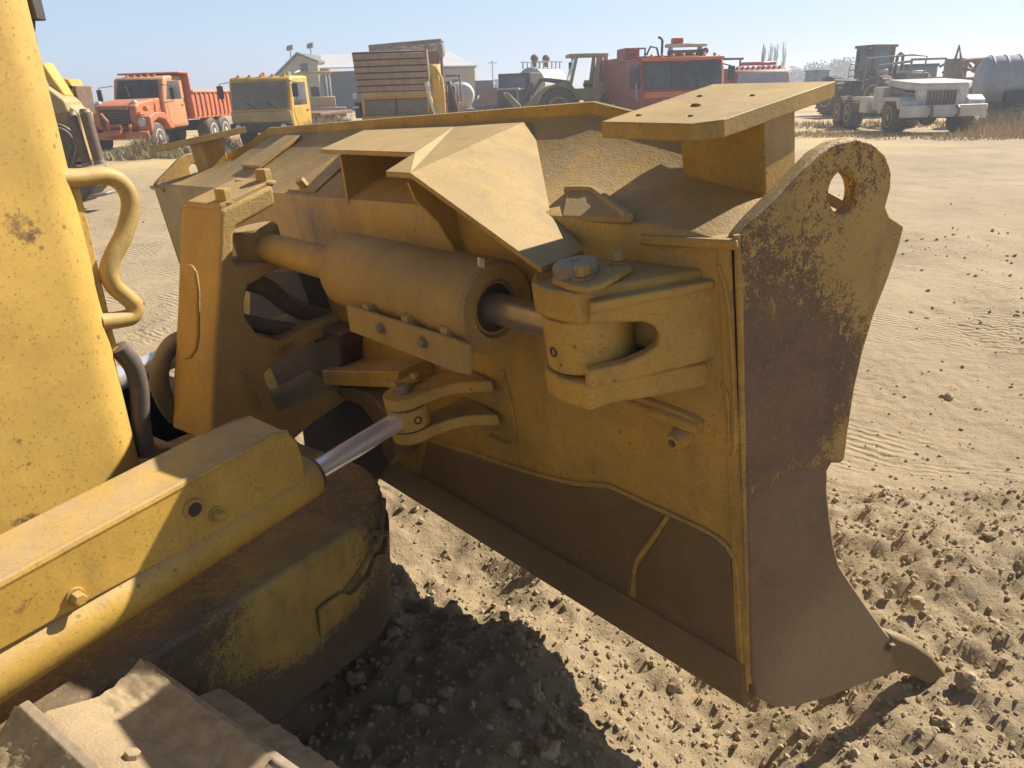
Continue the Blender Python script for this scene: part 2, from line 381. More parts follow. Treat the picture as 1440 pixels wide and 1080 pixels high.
# ------------------------------------------------------------------ ground
def soil_mask(x, y):
    n = noise.noise(Vector((x*.5, y*.5, 3)))
    d = y-(2.75+.25*x*.3+n*.35)
    return 1-min(1, max(0, (d+.15)/.35))
def gz(x, y):
    p = Vector((x, y, 0)); r = math.hypot(x, y)
    h = noise.fractal(p*.12, 1, 2, 3)*.10*min(1, r/12)
    if r < 40:
        h += noise.fractal(p*.9, 1, 2, 4)*.022
        if y > 2.6:
            cl = noise.noise(Vector((x*.55-y*.3, y*.55, 9)))+.35*noise.noise(Vector((x*2.2, y*2.2, 2)))
            h += max(0, min(1, (cl-.12)*4))*noise.fractal(p*6, .8, 2.1, 4)*.03*max(0, min(1, (14-y)/6))
        # shallow wheel ruts crossing to the right
        q = x*.80-y*.60; a = max(0, min(1, (x-.4)/.6))*max(0, min(1, (y-2.4)/.6))*max(0, min(1, (14-y)/4))
        h += a*.034*sin(q*4.4+noise.noise(p*.4)*2.2)*(.5+noise.noise(p*.7))
    if r < 7:
        m = soil_mask(x, y)
        f = noise.fractal(p*5, .8, 2.1, 6); f2 = noise.fractal(p*17+Vector((4, 2, 0)), .8, 2, 4)
        c = noise.voronoi(p*9+Vector((f*.5, f2*.3, 0)))[0][0]
        h += m*(.040*f+.018*f2+.034*max(0, .45-c)) + (1-m)*(.007*f2+.005*f)
        h += m*.05*noise.noise(p*1.6+Vector((7, 1, 0)))
        # spoil ridge in front of the blade tip, hollow, mound and dip added to shape the blade's shadow
        h += .10*math.exp(-((x-1.75)**2/.5+(y-2.35)**2/.09)) 
        h -= HOL*math.exp(-((x-.60)**2/.12+(y-1.75)**2/.25))
        h += .07*math.exp(-((x-.0)**2/.05+(y-1.95)**2/.06)) - .10*math.exp(-((x+.25)**2/.14+(y-2.55)**2/.10))
    return h
HOL = .16
def axis_vals():
    out = [0.0]; s = .020
    while out[-1] < 1500:
        a = out[-1]
        if a > 2.4: s *= 1.045
        out.append(a+s)
    return out
ax = axis_vals()
xs = [.3-a for a in reversed(ax[1:])]+[.3+a for a in ax]
ysv = [2.2-a for a in reversed(ax[1:]) if a < 400]+[2.2+a for a in ax]
bm = bmesh.new(); rows = []
for y in ysv: rows.append([bm.verts.new((x, y, gz(x, y) if abs(x) < 300 and abs(y) < 300 else 0)) for x in xs])
for a, b in zip(rows, rows[1:]):
    for i in range(len(xs)-1): bm.faces.new((a[i], a[i+1], b[i+1], b[i]))
def ground_mat():
    N = NT('dry yard soil')
    n1 = N.noise(.35, 8, .6); n2 = N.noise(6, 8, .7); n3 = N.noise(60, 6, .7); n4 = N.noise(1.7, 6, .62)
    c = N.mix(N.ramp(n1, .3, .7), (.32, .232, .124), (.40, .298, .167))
    c = N.mix(N.ramp(n2, .3, .75, 0, .5), c, (.33, .245, .15))
    c = N.mix(N.ramp(n4, .50, .66, 0, .6), c, (.27, .195, .115)); c = N.mix(N.ramp(N.noise(14, 8, .75), .54, .66, 0, .5), c, (.25, .18, .105))
    c = N.mix(N.ramp(n3, .55, .75, 0, .4), c, (.55, .45, .32))
    sx = N.n('ShaderNodeSeparateXYZ'); N.l(N.tc, sx.inputs[0])
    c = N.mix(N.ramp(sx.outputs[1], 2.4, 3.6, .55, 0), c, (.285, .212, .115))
    # patches of straw far out
    far = N.ramp(sx.outputs[1], 16, 24)
    sm = N.math('MULTIPLY', far, N.ramp(N.noise(.16, 5, .6), .47, .58))
    c = N.mix(N.math('MULTIPLY', sm, .75), c, (.55, .40, .17))
    N.l(c, N.p.inputs['Base Color']); N.p.inputs['Roughness'].default_value = .95
    # tread marks: fine ribs along wheel paths
    mp = N.stretch((1, 1, 1), (0, 0, R(-53)))
    wv = N.n('ShaderNodeTexWave', wave_type='BANDS', bands_direction='X'); wv.inputs['Scale'].default_value = 5.5
    wv.inputs['Distortion'].default_value = 5.0; wv.inputs['Detail'].default_value = 3; wv.inputs['Detail Scale'].default_value = .8; N.l(mp, wv.inputs['Vector'])
    tm = N.math('MULTIPLY', N.ramp(N.noise(.9, 5, .65), .50, .60), N.ramp(sx.outputs[1], 2.6, 3.4))
    b1 = N.bump(N.math('MULTIPLY', wv.outputs[0], tm), .6, .02)
    b2 = N.bump(n2, .8, .035, b1); b3 = N.bump(n3, .9, .009, b2)
    N.l(b3, N.p.inputs['Normal'])
    return N.m
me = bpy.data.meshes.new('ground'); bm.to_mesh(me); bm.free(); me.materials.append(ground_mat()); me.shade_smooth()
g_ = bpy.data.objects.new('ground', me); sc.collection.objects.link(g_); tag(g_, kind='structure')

# clods and gravel
def rock_into(bm, c, r, sub=1, seed=0):
    mm = Matrix.Translation(c) @ Matrix.Rotation(random.uniform(0, 6.3), 4, Vector((random.gauss(0, 1), random.gauss(0, 1), random.gauss(0, 1))).normalized()) @ Matrix.Diagonal((r*random.uniform(.75, 1.3), r*random.uniform(.75, 1.2), r*random.uniform(.55, .95), 1))
    res = bmesh.ops.create_icosphere(bm, subdivisions=sub, radius=1, matrix=mm)
    for v in res['verts']:
        d = v.co-c; k = noise.noise(d/r*1.1+Vector((seed*7.3, seed, 0)))*.5 + noise.noise(d/r*2.6+Vector((seed*3.3, seed, 5)))*.25 + noise.noise(d/r*6+Vector((seed, 2, 5)))*.13
        v.co = c+d*(1+k)
tmpl = []
for k in range(14):
    bm = bmesh.new(); rock_into(bm, Vector((0, 0, 0)), 1.0, 1, k+3); bm.verts.index_update()
    tmpl.append(([v.co.copy() for v in bm.verts], [[v.index for v in f.verts] for f in bm.faces])); bm.free()
gv, gf = [], []
def pebble(x, y, r):
    vs_, fs_ = random.choice(tmpl); a = random.uniform(0, 6.28); ca, sa = cos(a)*r, sin(a)*r; z = gz(x, y)+r*.25; k = len(gv)
    gv.extend((x+v.x*ca-v.y*sa, y+v.x*sa+v.y*ca, z+v.z*r) for v in vs_); gf.extend([k+q for q in f] for f in fs_)
cnt = 0
while cnt < 22000:
    y = 1.2+random.random()**1.3*3.2; x = random.uniform(-1.1, 1.1+y*.75)
    if random.random() > .10+.90*soil_mask(x, y): continue
    pebble(x, y, .0018+.011*random.random()**5); cnt += 1
cnt = 0
while cnt < 3000:
    y = 2.8+random.random()**1.5*9; x = random.uniform(-1.5-y*.5, 1.0+y*.85)
    if noise.noise(Vector((x*.55-y*.3, y*.55, 9)))+.35*noise.noise(Vector((x*2.2, y*2.2, 2))) < .22 and random.random() > .04: continue
    pebble(x, y, .003+.018*random.random()**5); cnt += 1
me = bpy.data.meshes.new('gravel'); me.from_pydata(gv, [], gf); me.update(); me.materials.append(M['stone'])
o = bpy.data.objects.new('gravel', me); sc.collection.objects.link(o); tag(o, 'loose crumbs of dry soil and small gravel over the churned ground', 'gravel', kind='stuff')
def stone(P, r, seed, label):
    bm = bmesh.new(); rock_into(bm, Vector((0, 0, 0)), r, 3, seed)
    me = bpy.data.meshes.new('stone'); bm.to_mesh(me); bm.free(); me.materials.append(M['stone']); me.shade_smooth(); me.set_sharp_from_angle(angle=R(28))
    o = bpy.data.objects.new('stone', me); sc.collection.objects.link(o); o.location = P+Vector((0, 0, r*.12))
    tag(o, label, 'stone', 'clods and stones on the loose soil')
big = [(655, 770, .035, 'pale stone alone on the sunlit soil under the blade edge'), (575, 912, .04, 0), (540, 930, .03, 0), (635, 978, .05, 0), (720, 1062, .055, 'large angular clod at the bottom of the blade shadow'), (510, 1060, .045, 0),
       (590, 1000, .045, 0), (725, 990, .03, 0), (740, 800, .04, 0), (790, 845, .035, 0), (712, 868, .035, 'clod standing on the upper edge of the blade shadow'), (752, 890, .03, 0), (845, 960, .045, 0),
       (880, 985, .016, 'small white pebble below the cutting edge'), (1360, 960, .06, 'large dark clod beside the pointed end bit'), (1325, 1020, .045, 'round clod in the soil right of the blade end'), (1290, 850, .05, 0), (1175, 790, .03, 0), (1250, 835, .035, 0),
       (1330, 560, .05, 0), (1400, 880, .03, 0), (1200, 1060, .03, 0), (905, 915, .035, 0), (660, 880, .04, 0), (560, 870, .04, 0), (500, 960, .05, 0), (680, 930, .02, 0)]
for i, (x, y, r, lb) in enumerate(big):
    P = ground(x, y); P = ground(x, y, gz(P.x, P.y)); stone(P, r*.6, i+1, lb or 'rough tan clod of dry earth half sunk in the churned soil')
k = 0
while k < 45:
    y = random.uniform(1.3, 3.2); x = random.uniform(-.9, .9+y*.6)
    if random.random() > soil_mask(x, y): continue
    stone(Vector((x, y, gz(x, y))), random.uniform(.012, .03), 60+k, 'rough tan clod of dry earth half sunk in the churned soil'); k += 1

# ================================================================== BULLDOZER
dz = empty('bulldozer', TL, 'yellow bulldozer in the foreground with its worn angled blade, tilt cylinder and dusty track', 'bulldozer', world=True)
def part(mb, name, mat, parent, bevel=.004, **k):
    return mb.build(name, M[mat] if isinstance(mat, str) else mat, parent, bevel=bevel, **k)
# ---- blade body
def ridge(u):
    a = min(u, BL-u)
    return 1.21 + (0.17*min(1, a/.80)) - .045*max(0, 1-a/.16)
def rv(u): return .33+.12*min(1, min(u, BL-u)/.45)
mb = MB(); st = [0.012, .16, .4, .8, 1.4, 2.0, 2.6, 3.2, 3.6, BL-.16, BL-.012]; rings = []
for u in st:
    h = ridge(u)
    prof = [(0, .10), (0, .60), (0, 1.195), (.010, min(1.212, h+.02)), (rv(u), h-.006), (rv(u)+.015, h+.008), (rv(u)+.03, h), (rv(u)-.06, 1.12), (.20, .9), (.165, .65), (.155, .4), (.165, .2), (.18, .10)]
    rings.append([mb.bm.verts.new(B(u+(.030-.24*v if u < .1 else -.030+.24*v if u > BL-.1 else 0), v, w_)) for v, w_ in prof])
n = len(rings[0])
for a, b in zip(rings, rings[1:]):
    for i in range(n):
        j = (i+1) % n; mb.bm.faces.new((a[i], a[j], b[j], b[i]))
mb.bm.faces.new(rings[0]); mb.bm.faces.new(rings[-1])
blade = part(mb, 'blade', 'blade', dz, 0)
mb = MB(); us = [.15, .4, .8, 1.4, 2.0, 2.6, 3.2, 3.6, BL-.15]; rr_ = []
for u in us:
    h = ridge(u); rr_.append([mb.bm.verts.new(B(u-(.07 if u < .1 else -.07 if u > BL-.1 else 0), v, w_)) for v, w_ in ((rv(u)+.008, h-.01), (rv(u)+.008, h+.034), (rv(u)+.022, h+.036), (rv(u)+.022, h-.01))])
for a, b in zip(rr_, rr_[1:]):
    for i in range(4): mb.bm.faces.new((a[i], a[(i+1) % 4], b[(i+1) % 4], b[i]))
mb.bm.faces.new(rr_[0]); mb.bm.faces.new(rr_[-1])
part(mb, 'spill_lip', 'blade', blade, .002)
# cutting edge along the bottom and worn lower skins
P1 = bv(665, 680, -.012); wl = toB(P1).z
mb = MB(); pr = [(-.014, -.03), (-.014, .115), (.19, .115), (.185, .0), (.15, -.035)]
mb.prism([B(.02, v, w_) for v, w_ in pr], U*(BL-.04)); part(mb, 'cutting_edge', 'dirtysteel', blade, .004)
def skin(pts, t, name, mat, bev=.004, v=-.006):
    mb = MB(); mb.prism([bv(x, y, v) for x, y in pts], V*t); return part(mb, name, mat, blade, bev)
skin([(893, 868), (893, 806), (941, 727), (1000, 757), (1026, 782), (1038, 955), (1000, 935)], .012, 'wear_panel', 'dirtysteel')
skin([(889, 800), (935, 722), (905, 712), (858, 690), (836, 688), (800, 684), (740, 668), (655, 640), (600, 622), (590, 670), (760, 782), (880, 858)], .012, 'wear_panel', 'dirtysteel')
mb = MB()
def bead(pts, r, v=-.004, name='weld_bead'):
    mb = MB(); mb.tube([bv(x, y, v) for x, y in pts], lambda i: r*(1+.25*noise.noise(Vector((i*1.7, r*99, 0)))), 8, 4); return part(mb, name, 'blade', blade, 0)
bead([(600, 618), (655, 634), (740, 662), (800, 678), (836, 681), (858, 684), (905, 706), (941, 722), (1003, 752), (1028, 776), (1036, 800), (1040, 870), (1044, 948)], .007)
bead([(941, 724), (915, 762), (897, 786), (892, 806)], .008)
bead([(1010, 372), (1024, 420), (1031, 520), (1035, 622), (1028, 640)], .007)
bead([(1016, 540), (1024, 560), (1026, 620)], .006)
bead([(706, 520), (716, 560), (724, 600), (720, 625), (690, 612)], .006)
# diagonal rib and grease boss
mb = MB(); mb.tube([bv(838, 548, -.006), bv(900, 572, -.006), bv(985, 602, -.006)], .018, 12); part(mb, 'rib', 'blade', blade, 0)
mb = MB(); mb.tube([bv(838, 540, .0), bv(905, 562, .0), bv(968, 585, .0), bv(990, 598, .0)], .013, 10, 4); part(mb, 'rib', 'blade', blade, 0)
Pb = bv(962, 612, 0)
mb = MB(); mb.lathe(Pb, -V, [(0, .03), (.03, .022), (.045, .02), (.045, .010), (.03, .010)], 20); part(mb, 'grease_boss', 'blade', blade, 0)
# raised end column on the rear skin
mb = MB(); mb.prism([B(.012, 0, .02), B(.045, 0, .02), B(.045, 0, 1.19), B(.012, 0, 1.19)], -V*.005); part(mb, 'end_column', 'blade', blade, .003)
# ---- near end plate with lifting eye
KE = .22
EN = (U + V*KE).normalized()
def be(x, y, off=0.0): return hit(x, y, O-EN*off, EN)
out = [(1040, 332), (1062, 306), (1100, 268), (1130, 237), (1152, 214), (1175, 200), (1205, 193), (1228, 200), (1246, 216), (1255, 240), (1254, 265), (1247, 290), (1252, 303), (1273, 317), (1266, 345), (1250, 392), (1231, 440), (1214, 496), (1202, 550), (1194, 605), (1189, 645), (1183, 652), (1170, 652), (1164, 662), (1164, 690), (1168, 730), (1173, 765), (1181, 795), (1196, 818), (1218, 850), (1243, 885), (1262, 908), (1270, 925), (1262, 945), (1225, 958), (1170, 979), (1120, 994), (1092, 996), (1066, 982), (1058, 950), (1054, 820), (1046, 600), (1042, 420)]
import itertools
def ring_px(cx, cy, rx, ry, n=26, rot=0): return [(cx+rx*cos(2*pi*i/n)*cos(rot)-ry*sin(2*pi*i/n)*sin(rot), cy+rx*cos(2*pi*i/n)*sin(rot)+ry*sin(2*pi*i/n)*cos(rot)) for i in range(n)]
eo = [be(x, y) for x, y in out]; eh = [be(x, y) for x, y in ring_px(1186, 271, 19.5, 30, rot=.1)]
mb = MB(); mb.prism(eo, EN*.035, [eh]); part(mb, 'end_plate', 'end', blade, .006)
mb = MB(); mb.prism([mirror(p) for p in eo], (mirror(O+EN*.035)-mirror(O)), [[mirror(p) for p in eh]]); part(mb, 'end_plate', 'end', blade, .006)
# pointed end bits
tip = [(1252, 892), (1268, 896), (1288, 904), (1312, 921), (1330, 943), (1346, 970), (1341, 980), (1318, 971), (1290, 954), (1266, 946), (1256, 930)]
tp = [be(x, y, .004) for x, y in tip]
mb = MB(); mb.prism(tp, EN*.05+V*.0); part(mb, 'end_bit', 'dirtysteel', blade, .012)
mb = MB(); mb.prism([mirror(p) for p in tp], (mirror(O+EN*.05)-mirror(O))); part(mb, 'end_bit', 'dirtysteel', blade, .012)
mb = MB(); mb.hexbolt(be(1250, 908, .0), -EN, .014, .012); part(mb, 'bolt', 'dirtysteel', blade, .002)
bead([(1036, 330), (1040, 420), (1044, 600), (1050, 820), (1054, 960)], .007, .003)
# ---- mast post and mounting plate at both ends
PV = .25
A = bv(962, 272, PV); Bq = bv(1077, 303, PV); a_, b_ = toB(A), toB(Bq)
Cq = bu(1118, 240, b_.x); dv = max(.12, min(.35, toB(Cq).y-PV))
base = [B(a_.x, PV, 1.12), B(b_.x, PV, 1.12), B(b_.x, PV+dv, 1.12), B(a_.x, PV+dv, 1.12)]
pl = [bv(845, 171, .03), bv(972, 174, .03), bv(1018, 168, .06), bv(1175, 114, .50), bv(1003, 118, .50)]
print('POST', a_, b_, 'dv', dv); print('PLATE', [tuple(round(q, 3) for q in toB(p)) for p in pl])
pn = (pl[3]-pl[0]).cross(pl[1]-pl[0]).normalized()
if pn.z < 0: pn = -pn
pc = (pl[0]+pl[2]+pl[3])/3
pl = [hit(*proj(p), pc, pn) for p in pl]
print('PLATE2', [tuple(round(q, 3) for q in toB(p)) for p in pl], toB(pc+pn)-toB(pc))
def on_pl(u, v):
    P = B(u, v, 0); return P + W*((pc-P).dot(pn)/W.dot(pn))
PT = .034
holes = [[hit(x, y, pc, pn) for x, y in ring_px(cx, cy, r, r*.32, 12)] for cx, cy, r in ((897, 162, 4.5), (977, 148, 8), (970, 163, 4.5), (983, 135, 4.5), (1057, 134, 4.5))]
for mir in (False, True):
    mf = mirror if mir else (lambda p: p)
    mb = MB(); top = [mf(on_pl(u, v)-pn*PT*.9) for u, v in ((a_.x, PV), (b_.x, PV), (b_.x, PV+dv), (a_.x, PV+dv))]
    bs = [mf(p) for p in base]
    vb = [mb.bm.verts.new(p) for p in bs+top]
    for q in ((0, 1, 5, 4), (1, 2, 6, 5), (2, 3, 7, 6), (3, 0, 4, 7), (4, 5, 6, 7), (3, 2, 1, 0)): mb.bm.faces.new([vb[i] for i in q])
    post = part(mb, 'mast_post', paint('post paint far' if mir else 'post paint', (.46, .285, .055), .12, .3, film=.1, scale=1.4, chips=.5, rust=(.06, .02, .016), steel=(.05, .02, .018), fields=[] if mir else [('b', rel(bv(1068, 225, PV)), .01, .07, .2), ('b', rel(bv(1066, 275, PV)), .01, .07, .2), ('b', rel(bv(975, 255, PV)), .01, .04, .2)]), blade, .004)
    mb = MB(); mb.prism([mf(p) for p in pl], mf(pc-pn*PT)-mf(pc), [[mf(p) for p in h] for h in holes]); part(mb, 'mounting_plate', 'guard', blade, .003)
    mb = MB(); mb.prism([mf(p) for p in (bv(898, 332, -.012), bv(955, 266, .2), bv(1064, 306, .2), bv(1036, 338, -.012))], mf(O-W*.02+V*.0)-mf(O)); part(mb, 'post_gusset', 'blade', blade, .004)
tpN = (V*-.168+W*.44).normalized()
def bt(x, y, off=0.0): return hit(x, y, B(0, .01, 1.212)+tpN*off, tpN)
# ---- spill strip and recess rib
mb = MB(); mb.tube([bv(797, 268, .10), bv(828, 268, .11), bv(842, 274, .10), bv(884, 306, .0)], .013, 8, 4); part(mb, 'recess_rib', 'guard', blade, 0)
mb = MB(); mb.prism([bv(797, 269, .09), bv(828, 269, .10), bv(842, 276, .09), bv(880, 306, .0), bv(790, 304, .01)], -W*.015); part(mb, 'recess_plate', 'guard', blade, .003)
# ---- cylinder guard plate over the centre
gp = dict(P1=(450, 210, .0), P2=(514, 182, .43), P2b=(640, 177, .42), P2c=(735, 172, .40), P3=(774, 173, .435), P4=(790, 198, .36), P5=(801, 248, .16), P6=(797, 283, .03), P7=(767, 298, -.02), P8=(808, 332, -.025), P9=(820, 352, -.04), P10=(761, 376, -.06), P11=(577, 243, -.21), P12=(542, 241, -.21), P13=(584, 214, -.07))
G = {k: bv(*q) for k, q in gp.items()}
gN = (G['P9']-G['P2c']).cross(G['P11']-G['P2c']).normalized()
for k_ in ('P3', 'P4', 'P5', 'P6', 'P7', 'P8', 'P10'): G[k_] = hit(gp[k_][0], gp[k_][1], G['P2c'], gN)
print('G', {k_: tuple(round(c, 2) for c in toB(p)) for k_, p in G.items()})
mb = MB(); gt = {k: mb.bm.verts.new(p) for k, p in G.items()}; gb = {k: mb.bm.verts.new(p-W*.014) for k, p in G.items()}
for t_ in ('P1 P2 P13', 'P2 P2b P13', 'P2b P11 P13', 'P13 P11 P12', 'P2b P2c P11', 'P2c P3 P4 P5 P6 P7 P8 P9 P10 P11'):
    k_ = t_.split(); mb.bm.faces.new([gt[q] for q in k_]); mb.bm.faces.new([gb[q] for q in reversed(k_)])
bd = 'P1 P2 P2b P2c P3 P4 P5 P6 P7 P8 P9 P10 P11 P12 P13'.split()
for a, b in zip(bd, bd[1:]+bd[:1]): mb.bm.faces.new((gt[a], gt[b], gb[b], gb[a]))
part(mb, 'guard_plate', 'guard', blade, 0, ang=14)
mb = MB(); mb.tube([G['P3']+W*.004, G['P4']+W*.006, G['P5']+W*.006, G['P6']+W*.004], lambda i: .006*(1+.3*noise.noise(Vector((i*2.3, 1, 0)))), 8, 5); part(mb, 'weld_bead', 'guard', blade, 0)
for u0, pts in ((1.56, ((.42, 1.375), (.015, 1.372), (.0, 1.2), (.05, 1.2))), (.92, ((.22, 1.27), (-.13, 1.33), (-.12, 1.28), (-.06, 1.2), (-.015, 1.1), (.0, 1.05), (.02, 1.2)))):
    mb = MB(); mb.prism([B(u0, v, w_-.015) for v, w_ in pts], U*.014); part(mb, 'guard_gusset', 'blade', blade, .002)
# seam on the dusty top and bolts
mb = MB(); mb.prism([bt(404, 194), bt(424, 194), bt(366, 238), bt(341, 236)], tpN*.016); part(mb, 'seam_plate', 'blade', blade, .003)
mb = MB(); q0 = bt(430, 264); mb.hexbolt(q0-V*.0, (W*.8+U*-.1+V*-.45), .020, .042, False); part(mb, 'bolt', 'blade', blade, .002)
mb = MB(); mb.prism([bt(470, 222), bt(497, 222), bt(443, 272), bt(405, 268)], tpN*.006); part(mb, 'top_plate', 'blade', blade, .002)
# ---- clevis
WT = 1.13
pin = bw(818, 385, WT); pb = toB(pin)
print('PIN', pb)
pin = B(pb.x, pb.y, WT)
ctop = [(747, 398), (749, 388), (757, 379), (775, 371), (800, 367), (850, 364), (905, 361), (990, 378), (930, 389), (845, 403), (809, 413), (785, 410), (765, 406)]
cb = [bw(x, y, WT) for x, y in ctop]
mb = MB(); mb.prism(cb, -W*.068); cl = part(mb, 'clevis', 'blade', blade, .006)
def shrink(P, k): return pin+(P-pin)*k
mb = MB(); mb.prism([P-W*.205 for P in cb], -W*.060); part(mb, 'clevis_plate', 'blade', cl, .006)
# side web with slot, joins both plates
e0 = bw(809, 413, WT); e1 = bw(994, 380, WT); sd_ = (e1-e0).normalized(); sn = sd_.cross(W).normalized()
if sn.dot(CAM-e0) < 0: sn = -sn
wp = e0+sn*.004
def sw(x, y): return hit(x, y, wp, sn)
slot = [(829, 455), (905, 453), (920, 459), (928, 470), (925, 485), (910, 496), (880, 509), (829, 521)]
web = [(829, 425), (1002, 393), (1004, 405), (1010, 505), (990, 510), (838, 548), (826, 549)]
web2 = [(829, 424), (1003, 392), (1006, 410), (1011, 504), (992, 509), (840, 546), (826, 549), (826, 522), (880, 510), (910, 497), (925, 486), (928, 470), (920, 459), (905, 453), (829, 455)]
mb = MB(); mb.prism([sw(x, y) for x, y in web2], -sn*.03); part(mb, 'side_web', 'blade', cl, .004)
mb = MB(); ws = [sw(x, y) for x, y in ((829, 424), (1003, 392), (1003, 404), (829, 440))]; mb.prism(ws, sn*.010); part(mb, 'web_lip', 'blade', cl, .003)
mb = MB(); mb.prism([bw(829, 455, .99), bw(930, 470, .99), bv(985, 420, .0), bv(900, 380, .0)], -W*.04); part(mb, 'web_plate', 'blade', cl, .004)
# pin head, keeper plate, bolts
mb = MB(); ph = bw(810, 375, WT+.03); mb.lathe(ph-W*.03, W, [(0, .049), (.034, .050), (.041, .045), (.043, .014), (.040, .009)], 36); part(mb, 'pin', 'pin', cl, .001)
kp = [bw(x, y, WT+.016) for x, y in ((775, 391), (792, 384), (850, 372), (858, 362), (880, 366), (889, 374), (846, 398), (825, 404), (800, 400))]
mb = MB(); mb.prism(kp, -W*.015); part(mb, 'keeper_plate', 'blade', cl, .003)
for x, y in ((820, 392), (870, 370)):
    mb = MB(); mb.hexbolt(bw(x, y, WT+.016), W, .0165, .024); part(mb, 'bolt', 'blade', cl, .001)
# ---- tilt cylinder
EYE = B(pb.x, pb.y, WT-.136)
ballP = ts(364, 345, -2.36)
print('EYE px', proj(EYE), 'BALL', toB(ballP), proj(ballP))
tc = MB(); Pe = lerp(EYE, ballP, 0)
def tl(x): return at_x(EYE, ballP, x)
b0, b1, b2 = tl(701), tl(640), tl(486)
axd = (ballP-EYE).normalized(); L1 = (b1-b0).length; L2 = (b2-b0).length
tc.lathe(b0, axd, [(.05, .001), (.05, .060), (.004, .074), (.0, .078), (.0, .114), (.008, .122), (L1-.004, .122), (L1-.003, .110), (L1+.003, .110), (L1+.004, .115), (L2-.04, .114), (L2-.010, .10), (L2, .07)], 48)
tcyl = part(tc, 'tilt_cylinder', 'cast', dz, 0)
mb = MB(); mb.lathe(b0-axd*.002, axd, [(.03, .062), (.012, .062), (.012, .070), (.03, .070)], 40, True); part(mb, 'seal_ring', 'cast', tcyl, .001)
mb = MB(); mb.lathe(b0+axd*.001, axd, [(.03, .041), (.02, .041), (.02, .0625), (.03, .0625)], 40, True); part(mb, 'wiper_seal', 'dark', tcyl, 0)
mb = MB(); mb.cyl(lerp(EYE, ballP, .02), b0+axd*.05, .040, n=32); part(mb, 'rod', 'rod', tcyl, 0)
mb = MB(); mb.lathe(EYE-W*.062, W, [(0, .096), (.004, .1), (.120, .1), (.124, .096)], 48); eye = part(mb, 'rod_eye', 'blade', tcyl, .002)
hp = hit(777, 484, EYE, (CAM-EYE).normalized()); hd = (hp-EYE); hd = (hd-W*hd.dot(W)); 
rim = (CAM-EYE); rim = (rim-W*rim.dot(W)).normalized(); side = W.cross(rim).normalized()
best = min((pi*2*i/120 for i in range(120)), key=lambda a: abs(proj(EYE+(rim*cos(a)+side*sin(a))*.1)[0]-777)+(0 if cos(a) > 0 else 999))
hn = rim*cos(best)+side*sin(best)
mb = MB(); mb.lathe(EYE+hn*.0985-W*.012, hn, [(0, .012), (.004, .012), (.004, .008), (.0, .006)], 20); part(mb, 'grease_hole', 'dark', tcyl, 0)
mb = MB(); mb.cyl(b2-axd*.02, lerp(EYE, ballP, .95), .054, n=32); part(mb, 'barrel_neck', 'cast', tcyl, 0)
mb = MB(); mb.lathe(ballP-W*.07, W, [(0, .075), (.01, .085), (.13, .085), (.14, .075)], 36); part(mb, 'head_eye', 'cast', tcyl, .003)
mb = MB(); q = b0+axd*.035; nn = (CAM-q); nn = (nn-axd*nn.dot(axd)).normalized(); s2 = axd.cross(nn).normalized()
if s2.z < 0: s2 = -s2
# bracket plate under the barrel
gn = (nn*.8-Vector((0, 0, .35))).normalized(); gn = (gn-axd*gn.dot(axd)).normalized(); gP = b0+gn*.140
def cg(x, y): return hit(x, y, gP, gn)
mb = MB(); mb.prism([cg(*q) for q in ((486, 429), (640, 478), (660, 486), (660, 528), (640, 524), (492, 466))], -gn*.012)
br = part(mb, 'hose_bracket', 'cast', tcyl, .003)
for x, y in ((537, 461), (596, 481)):
    mb = MB(); mb.hexbolt(cg(x, y), gn, .013, .012); part(mb, 'bolt', 'bolt', br, .001)
for x in (515, 570, 625):
    mb = MB(); c0 = cg(x, 440+(x-487)*.31); mb.obox(c0-gn*.01, axd*.03, -gn*.06+Vector((0, 0, .01)), Vector((0, 0, .035))); part(mb, 'lug', 'cast', br, .002)
c0 = tl(706)
mb = MB(); tv = (Z-axd*axd.z).normalized(); mb.obox(b0+tv*.092+nn*.048-axd*.002, axd*-.004, tv*.022, nn*.02); part(mb, 'decal', plain('cream decal', (.7, .6, .42), .6, 0, .1, 30, 0), tcyl, 0)
# ---- tower casting on the frame nose
ST = -2.24
def tw(x, y, s=ST): return ts(x, y, s)
Cpl = [(312, 296), (384, 260), (388, 288), (348, 311), (334, 318), (329, 332), (329, 366), (336, 378), (404, 364), (400, 374), (372, 390), (350, 402), (344, 425), (346, 446), (362, 470), (396, 480), (440, 458), (486, 440), (490, 462), (432, 486), (392, 508), (372, 526), (382, 556), (396, 578), (440, 562), (496, 530), (504, 552), (440, 596), (390, 640), (330, 660), (296, 640), (298, 560), (306, 440)]
tp_ = [tw(x, y) for x, y in Cpl]
mb = MB(); mb.prism(tp_, -TS*.24); tower = part(mb, 'cylinder_tower', 'cast', dz, .026, seg=3)
fT = min((p.dot(TF) for p in tp_)); print('TOWER f', fT, [round(p.dot(TF), 2) for p in tp_][:6], proj(T(fT, ST-.24, 1.2)))
rp = tw(308, 400); 
